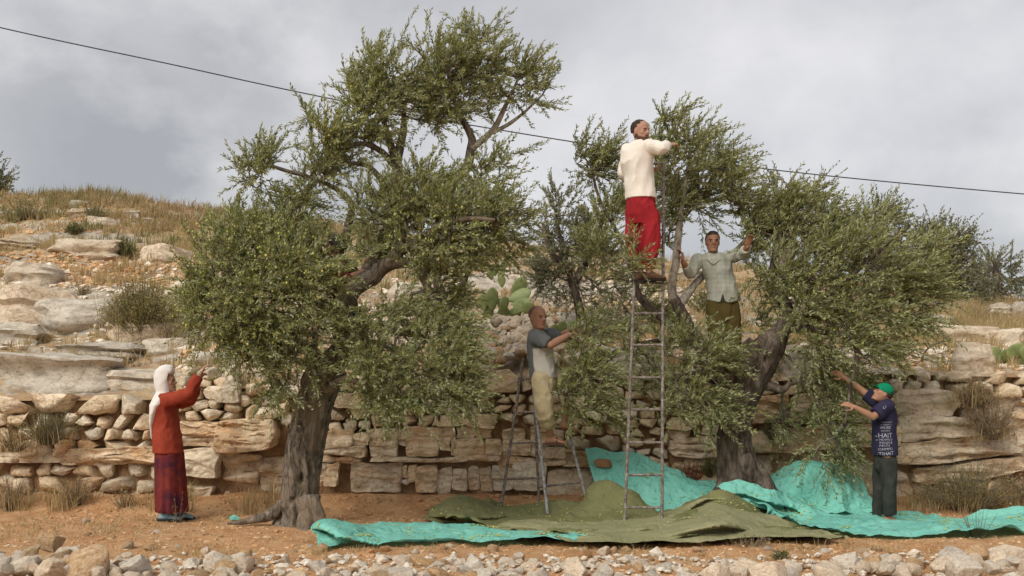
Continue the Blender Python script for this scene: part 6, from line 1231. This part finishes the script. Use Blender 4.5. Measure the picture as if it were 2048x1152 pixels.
def hill_pts(n, x0=-120, x1=2160, d0=13.5, d1=27.0, thr=.0, seed=0, sc=.9):
    px = r.uniform(x0, x1, n); D = d0 + (d1 - d0) * r.uniform(0, 1, n) ** .8; x = (px - 1024) / F * D; z = hill(x, D); e = .08; nz = 1 / np.sqrt(1 + ((hill(x + e, D) - z) / e) ** 2 + ((hill(x, D + e) - z) / e) ** 2)
    k = (fbm(np.stack([x * sc, D * sc, 0 * x + seed], 1), 3, seed) > thr) & (nz > .74); return np.stack([x, D, z], 1)[k]
b = hill_pts(7500, thr=.02, seed=3); grass_obj('dry_grass', b, r.uniform(.10, .30, len(b)), 12, .35, 'dry_blade', 1, .7, .006)
b = hill_pts(2600, thr=.06, seed=8); grass_obj('dry_grass', b, r.uniform(.10, .26, len(b)), 12, .45, 'dry_brown', 2, .8, .006)
b = hill_pts(1300, thr=.14, seed=12); grass_obj('green_weeds', b, r.uniform(.10, .28, len(b)), 12, .5, 'green_blade', 3, .8, .007)
b = hill_pts(3600, x0=-120, x1=800, d0=21.5, d1=26.8, thr=.02, seed=15); grass_obj('dry_grass', b, r.uniform(.08, .24, len(b)), 12, .35, 'dry_blade', 4, .6, .007)
b = hill_pts(1500, x0=-120, x1=800, d0=22.5, d1=26.6, thr=.03, seed=17); grass_obj('dry_grass', b, r.uniform(.12, .34, len(b)), 12, .4, 'dry_brown', 5, .6, .007)
b = hill_pts(900, x0=-120, x1=800, d0=22, d1=26.6, thr=.08, seed=19); grass_obj('green_weeds', b, r.uniform(.14, .38, len(b)), 14, .4, 'green_blade', 6, .6, .008)
b = hill_pts(2600, x0=1760, x1=2160, d0=14.4, d1=21, thr=-.02, seed=23); grass_obj('dry_grass', b, r.uniform(.12, .32, len(b)), 13, .4, 'dry_blade', 7, .6, .006)
n = 2600; xs = r.uniform(-5.6, 5.6, n); yy = 9.2 + 4.0 * r.uniform(0, 1, n); k = fbm(np.stack([xs, yy, 0 * xs], 1), 3, 33) > .05; k &= ~((xs > -2.1) & (yy > 10.1) & (yy < 12.9)); b = np.stack([xs, yy, field_z(xs, yy)], 1)[k]; grass_obj('dry_grass', b, r.uniform(.03, .10, len(b)), 8, .8, 'dry_blade', 8, 1.2, .003)
n = 1800; xs = r.uniform(-5.6, 5.6, n); yy = r.uniform(9.2, 13.1, n); k = fbm(np.stack([xs * 1.4, yy * 1.4, 0 * xs], 1), 3, 35) > -.05; b = np.stack([xs, yy, field_z(xs, yy) + .006], 1)[k]; grass_obj('straw_litter', b, r.uniform(.03, .09, len(b)), 5, 1.5, 'dry_brown', 18, 9.0, .003)
px = np.concatenate([np.repeat(r.uniform(-60, 560, 16), 5) + r.normal(0, 10, 80), r.uniform(1800, 2100, 70)]); D = r.uniform(12.7, 13.2, len(px)); x = (px - 1024) / F * D; b = np.stack([x, D, field_z(x, D)], 1); grass_obj('dry_grass', b, r.uniform(.10, .34, len(b)), 13, .4, 'dry_blade', 9, .7, .004)
b = b[::2]; grass_obj('dry_grass', b, r.uniform(.08, .25, len(b)), 12, .6, 'dry_brown', 10, .9, .004)

def shrub(px, py, wpx, hpx, D, label, mats, seed, n=60, leafy=14, cat='shrub', name='shrub', group=None, lsz=(.02, .04), lw=.006, z=None, droop=.1, upw=1.0):
    q = P(px, py, D) if z is None else np.array([(px - 1024) / F * D, D, z]); s = D / F; r = np.random.default_rng(seed)
    root = empty(name, q, label, cat, group); W2, H = wpx * s / 2, hpx * s; a = r.uniform(0, 6.28, n); rr = r.uniform(.05, 1, n) ** .7; tip = np.stack([np.cos(a) * rr * W2, np.sin(a) * rr * W2 * .7, H * (1.05 - .55 * rr ** 2) * r.uniform(.7, 1.08, n)], 1)
    tip[:, 2] *= upw; base = q + np.stack([np.cos(a) * .12 * W2, np.sin(a) * .1 * W2, 0 * a], 1); dv = q + tip - base; ln = np.linalg.norm(dv, axis=1); fol = None
    V, Q, var, SV, SQ, pos = twigs_mesh(base, unit(dv), ln, seed, leafy, lsz, lw, droop, (0, 0, 0), .8)
    fol = link('foliage', set_attr(mesh_q('foliage', V, Q, False), 'var', var), MAT[mats[0]], root, 'stuff'); link('stem', mesh_q('stem', SV, SQ, True), MAT['twig'], root, 'stuff')
    if len(mats) > 1: V, fl, ct, var = blades(np.repeat(q[None], 1, 0) + np.stack([np.linspace(-.6, .6, 9) * W2, r.uniform(-.3, .3, 9) * W2, np.zeros(9)], 1), np.full(9, H * .8), 8, .45, seed, 1.1, .0035); link('dry_stalk', set_attr(mesh_arr('dry_stalk', V, fl, ct, False), 'var', var), MAT[mats[1]], root, 'stuff')
    return root
def hsh(px, py, *a, **k):
    q = on_hill(px, py); q = q if q is not None else on_hill(px, py + 12)
    return shrub(px, py, a[0], a[1], q[1], *a[2:], z=q[2] - .03, **k)
GS = 'shrubs and weeds on the terraces'
hsh(285, 682, 185, 140, 'large olive brown shrub on the ledge above the woman in red', ('shrub_leaf', 'dry_brown'), 1, n=420, leafy=30, group=GS, lsz=(.04, .07), lw=.008)
hsh(345, 690, 80, 70, 'dry straw coloured shrub beside the large brown one', ('dry_blade', 'dry_blade'), 2, n=70, leafy=12, group=GS)
hsh(150, 470, 50, 26, 'low bright green bush high on the bare slope', ('green_blade',), 3, n=70, leafy=16, group=GS, lsz=(.04, .07), lw=.014)
hsh(250, 520, 46, 52, 'narrow dark green bush beside the pale ledge', ('green_blade',), 4, n=80, leafy=16, group=GS, lsz=(.04, .08), lw=.014)
hsh(190, 440, 70, 40, 'ridge bush next to the little pile of two stones', ('green_blade', 'dry_blade'), 5, n=70, leafy=12, group=GS, lsz=(.04, .07), lw=.010)
hsh(50, 440, 110, 56, 'tawny bush on the ridge near the picture edge', ('green_blade', 'dry_blade'), 6, n=90, leafy=12, group=GS, lsz=(.04, .07), lw=.010)
hsh(165, 590, 40, 26, 'small dark weed on the grey ledge', ('dry_brown',), 7, n=40, leafy=12, group=GS)
hsh(390, 660, 80, 50, 'brown grass clump under the edge of the tall tree', ('dry_blade', 'dry_brown'), 8, n=60, leafy=12, group=GS)
hsh(230, 728, 130, 30, 'dry mat of grass on the smooth bedrock', ('dry_blade', 'dry_brown'), 9, n=90, leafy=10, group=GS)
hsh(1430, 640, 130, 90, 'yellow green bush behind the smiling man', ('green_blade', 'green_blade'), 10, n=160, leafy=20, group=GS, lsz=(.04, .07), lw=.012)
hsh(1330, 660, 80, 60, 'green bush behind the white branch', ('green_blade', 'dry_blade'), 11, n=90, leafy=18, group=GS, lsz=(.04, .07), lw=.012)
hsh(1210, 690, 70, 80, 'tall dry grass clump seen past the ladder rail', ('dry_blade', 'dry_blade'), 12, n=60, leafy=10, group=GS)
hsh(1100, 660, 60, 40, 'green clump right behind the shaven head', ('green_blade',), 13, n=60, leafy=16, group=GS, lsz=(.04, .07), lw=.014)
hsh(1640, 640, 120, 60, 'shaded green bush under the broad crown', ('green_blade', 'dry_brown'), 14, n=110, leafy=16, group=GS, lsz=(.04, .07), lw=.012)
hsh(1960, 640, 110, 40, 'straw grass clump under the skyline olives', ('dry_blade', 'dry_blade'), 15, n=60, leafy=10, group=GS)
shrub(95, 890, 150, 86, 13.05, 'green yellow weed growing from the wall face', ('green_blade', 'dry_blade'), 21, n=120, leafy=18, group=GS, lsz=(.03, .06), lw=.004)
shrub(30, 905, 100, 70, 13.05, 'wispy weed on the wall at the picture edge', ('dry_blade', 'dry_blade'), 22, n=60, leafy=14, group=GS)
shrub(150, 1015, 90, 70, 12.95, 'dry weed at the foot of the wall', ('dry_blade', 'dry_brown'), 23, n=60, leafy=14, group=GS)
shrub(20, 1025, 110, 90, 12.9, 'straw clump at the wall foot by the picture edge', ('dry_blade', 'dry_blade'), 24, n=60, leafy=14, group=GS)
shrub(250, 1025, 70, 60, 12.9, 'straw clump at the wall foot behind the woman', ('dry_blade', 'dry_blade'), 25, n=40, leafy=12, group=GS)
shrub(1945, 1025, 250, 112, 12.85, 'wide green brown bush at the foot of the bank beside the boy', ('shrub_leaf', 'dry_brown'), 26, n=260, leafy=22, group=GS, lsz=(.03, .06), lw=.004)
shrub(2060, 1020, 110, 100, 12.8, 'thorny bush cut off by the picture edge', ('dry_brown', 'dry_brown'), 27, n=90, leafy=18, group=GS)
shrub(1950, 815, 120, 92, 13.05, 'long drooping dry grass clump on the bank', ('dry_brown', 'dry_blade'), 28, n=110, leafy=20, group=GS, lsz=(.06, .12), lw=.003, droop=.5)
shrub(1985, 880, 130, 84, 13.0, 'dead brown grass clump in the middle of the bank', ('dry_brown', 'dry_brown'), 29, n=120, leafy=20, group=GS, lsz=(.05, .10), lw=.003)
shrub(1870, 1020, 90, 60, 12.9, 'brown weed behind the legs of the boy', ('dry_brown', 'dry_blade'), 30, n=50, leafy=14, group=GS)
shrub(1420, 955, 60, 64, 13.0, 'green fern growing from the wall beside the dark trunk', ('green_blade',), 31, n=40, leafy=26, cat='fern', name='fern', lsz=(.03, .05), lw=.006, droop=.4)
shrub(1382, 975, 56, 56, 12.95, 'small red leaved weed by the hung turquoise sheet', ('red_leaf',), 32, n=40, leafy=18, cat='weed', name='weed', lsz=(.03, .05), lw=.010)
shrub(1545, 880, 60, 50, 13.05, 'green weed on the bedrock right of the dark trunk', ('green_blade',), 33, n=40, leafy=18, group=GS)
shrub(1500, 1098, 130, 36, 10.2, 'bare dry weed stalks in front of the green net', ('dry_blade', 'dry_blade'), 34, n=34, leafy=5, cat='weed', name='weed', lsz=(.02, .04), lw=.003)
shrub(1560, 1122, 46, 24, 9.35, 'low grey green weed among the rubble in front of the net', ('green_blade',), 35, n=40, leafy=12, cat='weed', name='weed')
shrub(1955, 1085, 120, 90, 10.9, 'thin bare stalks standing before the aqua sheet', ('dry_brown',), 36, n=14, leafy=4, cat='weed', name='weed', lsz=(.015, .03), lw=.003)
shrub(355, 1045, 60, 66, 12.0, 'single dry grass stalks bending beside the red skirt', ('dry_blade',), 37, n=8, leafy=5, cat='weed', name='weed', lsz=(.02, .05), lw=.003)
shrub(2030, 1045, 70, 40, 12.0, 'cut olive twigs lying past the end of the aqua sheet', ('olive_leaf',), 38, n=40, leafy=16, cat='twigs', name='olive_twig')

# ------------------------------------------------------------------ prickly pears
def pad(parent, c, ax, nrm, L, Wd, th=.11):
    ax = unit(ax); nrm = unit(np.asarray(nrm, float) - ax * (np.asarray(nrm, float) @ ax)); s = np.cross(ax, nrm); R_ = []
    for t, w_ in ((0, .12), (.06, .30), (.2, .62), (.4, .92), (.6, 1.0), (.78, .88), (.9, .62), (.97, .34), (1.0, .08)): R_.append((c + ax * L * t + nrm * .10 * L * (t - .5) ** 2, s * Wd / 2 * w_, nrm * Wd * th * (.4 + .6 * w_)))
    V, F_ = loft(R_, 22); link('pad', mesh_f('pad', V, F_, True), MAT['cactus'], parent)
def cactus(root, D, L):
    for x0, y0, x1, y1, w_, nx, ny, d in L: a, b_ = P(x0, y0, D + d), P(x1, y1, D + d - .05); pad(root, a, b_ - a, (nx, -1, ny), np.linalg.norm(b_ - a), w_ / F * D)
ca = empty('prickly_pear', on_hill(1010, 632), 'large prickly pear with pale green pads above the stone heap', 'cactus', 'prickly pears')
cactus(ca, 15.2, [(985, 622, 984, 574, 26, .25, .1, 0), (968, 620, 966, 588, 28, -.2, .1, .15), (1010, 620, 1008, 592, 22, .5, .2, -.1), (1000, 618, 1003, 596, 20, -.6, .1, .05), (1026, 590, 1050, 556, 28, .3, .2, .1), (1016, 602, 1062, 582, 30, .1, .5, .0), (1022, 610, 1062, 600, 20, .1, .8, -.1), (1028, 628, 1046, 602, 26, -.3, .2, -.15), (1048, 626, 1066, 606, 24, .4, .1, -.2), (1000, 640, 1012, 612, 24, .1, .2, .2), (1030, 640, 1030, 615, 26, -.1, .1, .2), (970, 640, 980, 612, 24, .1, .1, .2), (1060, 640, 1062, 618, 22, 0, 0, .2)])
cb = empty('prickly_pear', on_hill(1000, 560), 'small grey green prickly pear further back behind the large one', 'cactus', 'prickly pears')
cactus(cb, 17.0, [(990, 552, 988, 528, 18, .2, .1, 0), (1002, 568, 1004, 522, 16, -.5, .1, .1), (1006, 540, 1012, 518, 15, .3, .1, 0), (1004, 575, 1003, 550, 16, .1, 0, -.1), (984, 560, 978, 540, 14, .1, 0, 0)])
cc = empty('prickly_pear', on_hill(2030, 728), 'bluish prickly pear on the bank by the picture edge', 'cactus', 'prickly pears')
cactus(cc, 14.2, [(2000, 724, 1986, 694, 26, .3, .1, 0), (2010, 722, 2006, 700, 22, .2, .1, .1), (2030, 716, 2042, 686, 30, -.2, .1, .1), (2022, 722, 2024, 690, 24, .1, .1, 0), (2048, 720, 2056, 690, 28, .1, .1, 0), (2015, 736, 2018, 712, 24, 0, .1, .15), (2040, 738, 2040, 712, 26, 0, .1, .15)])
cd = empty('prickly_pear', on_hill(1140, 665), 'low prickly pear pads beside the hands of the man on the stepladder', 'cactus', 'prickly pears')
cactus(cd, 14.6, [(1126, 665, 1124, 642, 20, .2, .1, 0), (1140, 662, 1146, 640, 18, -.3, .1, .05), (1112, 668, 1108, 648, 18, .1, .1, 0), (1132, 676, 1134, 656, 20, 0, .1, .1)])

# ------------------------------------------------------------------ fallen branch, scrap of net, overhead cable
fb_ = empty('fallen_branch', on_hill(1842, 722), 'bare curved dead branch sticking up from the top of the bank', 'branch')
V, F_ = limb_vf([P(1842, 722, 14.0), P(1850, 704, 13.98), P(1862, 692, 13.95), P(1880, 685, 13.95), P(1905, 680, 14.0)], [.016, .014, .012, .009, .004], .1, 3, 8); link('branch', mesh_f('branch', V, F_, True), MAT['twig'], fb_)
V, F_ = limb_vf([P(1886, 684, 13.95), P(1887, 674, 13.95), P(1889, 664, 13.95)], [.009, .007, .004], .1, 5, 8); link('branch', mesh_f('branch', V, F_, True), MAT['twig'], fb_)
V, F_ = limb_vf([P(1856, 698, 13.97), P(1852, 690, 13.97), P(1846, 684, 13.97)], [.008, .006, .003], .1, 6, 8); link('branch', mesh_f('branch', V, F_, True), MAT['twig'], fb_)
sheet('net_scrap', [[G(460, 1043), G(468, 1043), G(478, 1042)], [G(459, 1040, .015), G(467, 1039, .03), G(478, 1040, .015)], [G(461, 1038), G(469, 1037), G(477, 1038)]], 'aqua', 'small crumpled scrap of aqua net by the tree root', 'scrap', 20, 14, .02, 3, .02)
cp_ = catmull([P(-500, -65, 24.0), P(0, 55, 24.4), P(330, 126, 24.7), P(650, 195, 25.0), P(1000, 260, 25.3), P(1490, 333, 25.8), P(2048, 388, 26.4), P(2600, 428, 27.0)], 14)
V, F_ = tube_vf(cp_, [.0135] * len(cp_), 6); tag(link('power_cable', mesh_f('power_cable', V, F_, True), MAT['cable']), 'thin black overhead cable sloping across the cloudy sky', 'cable')
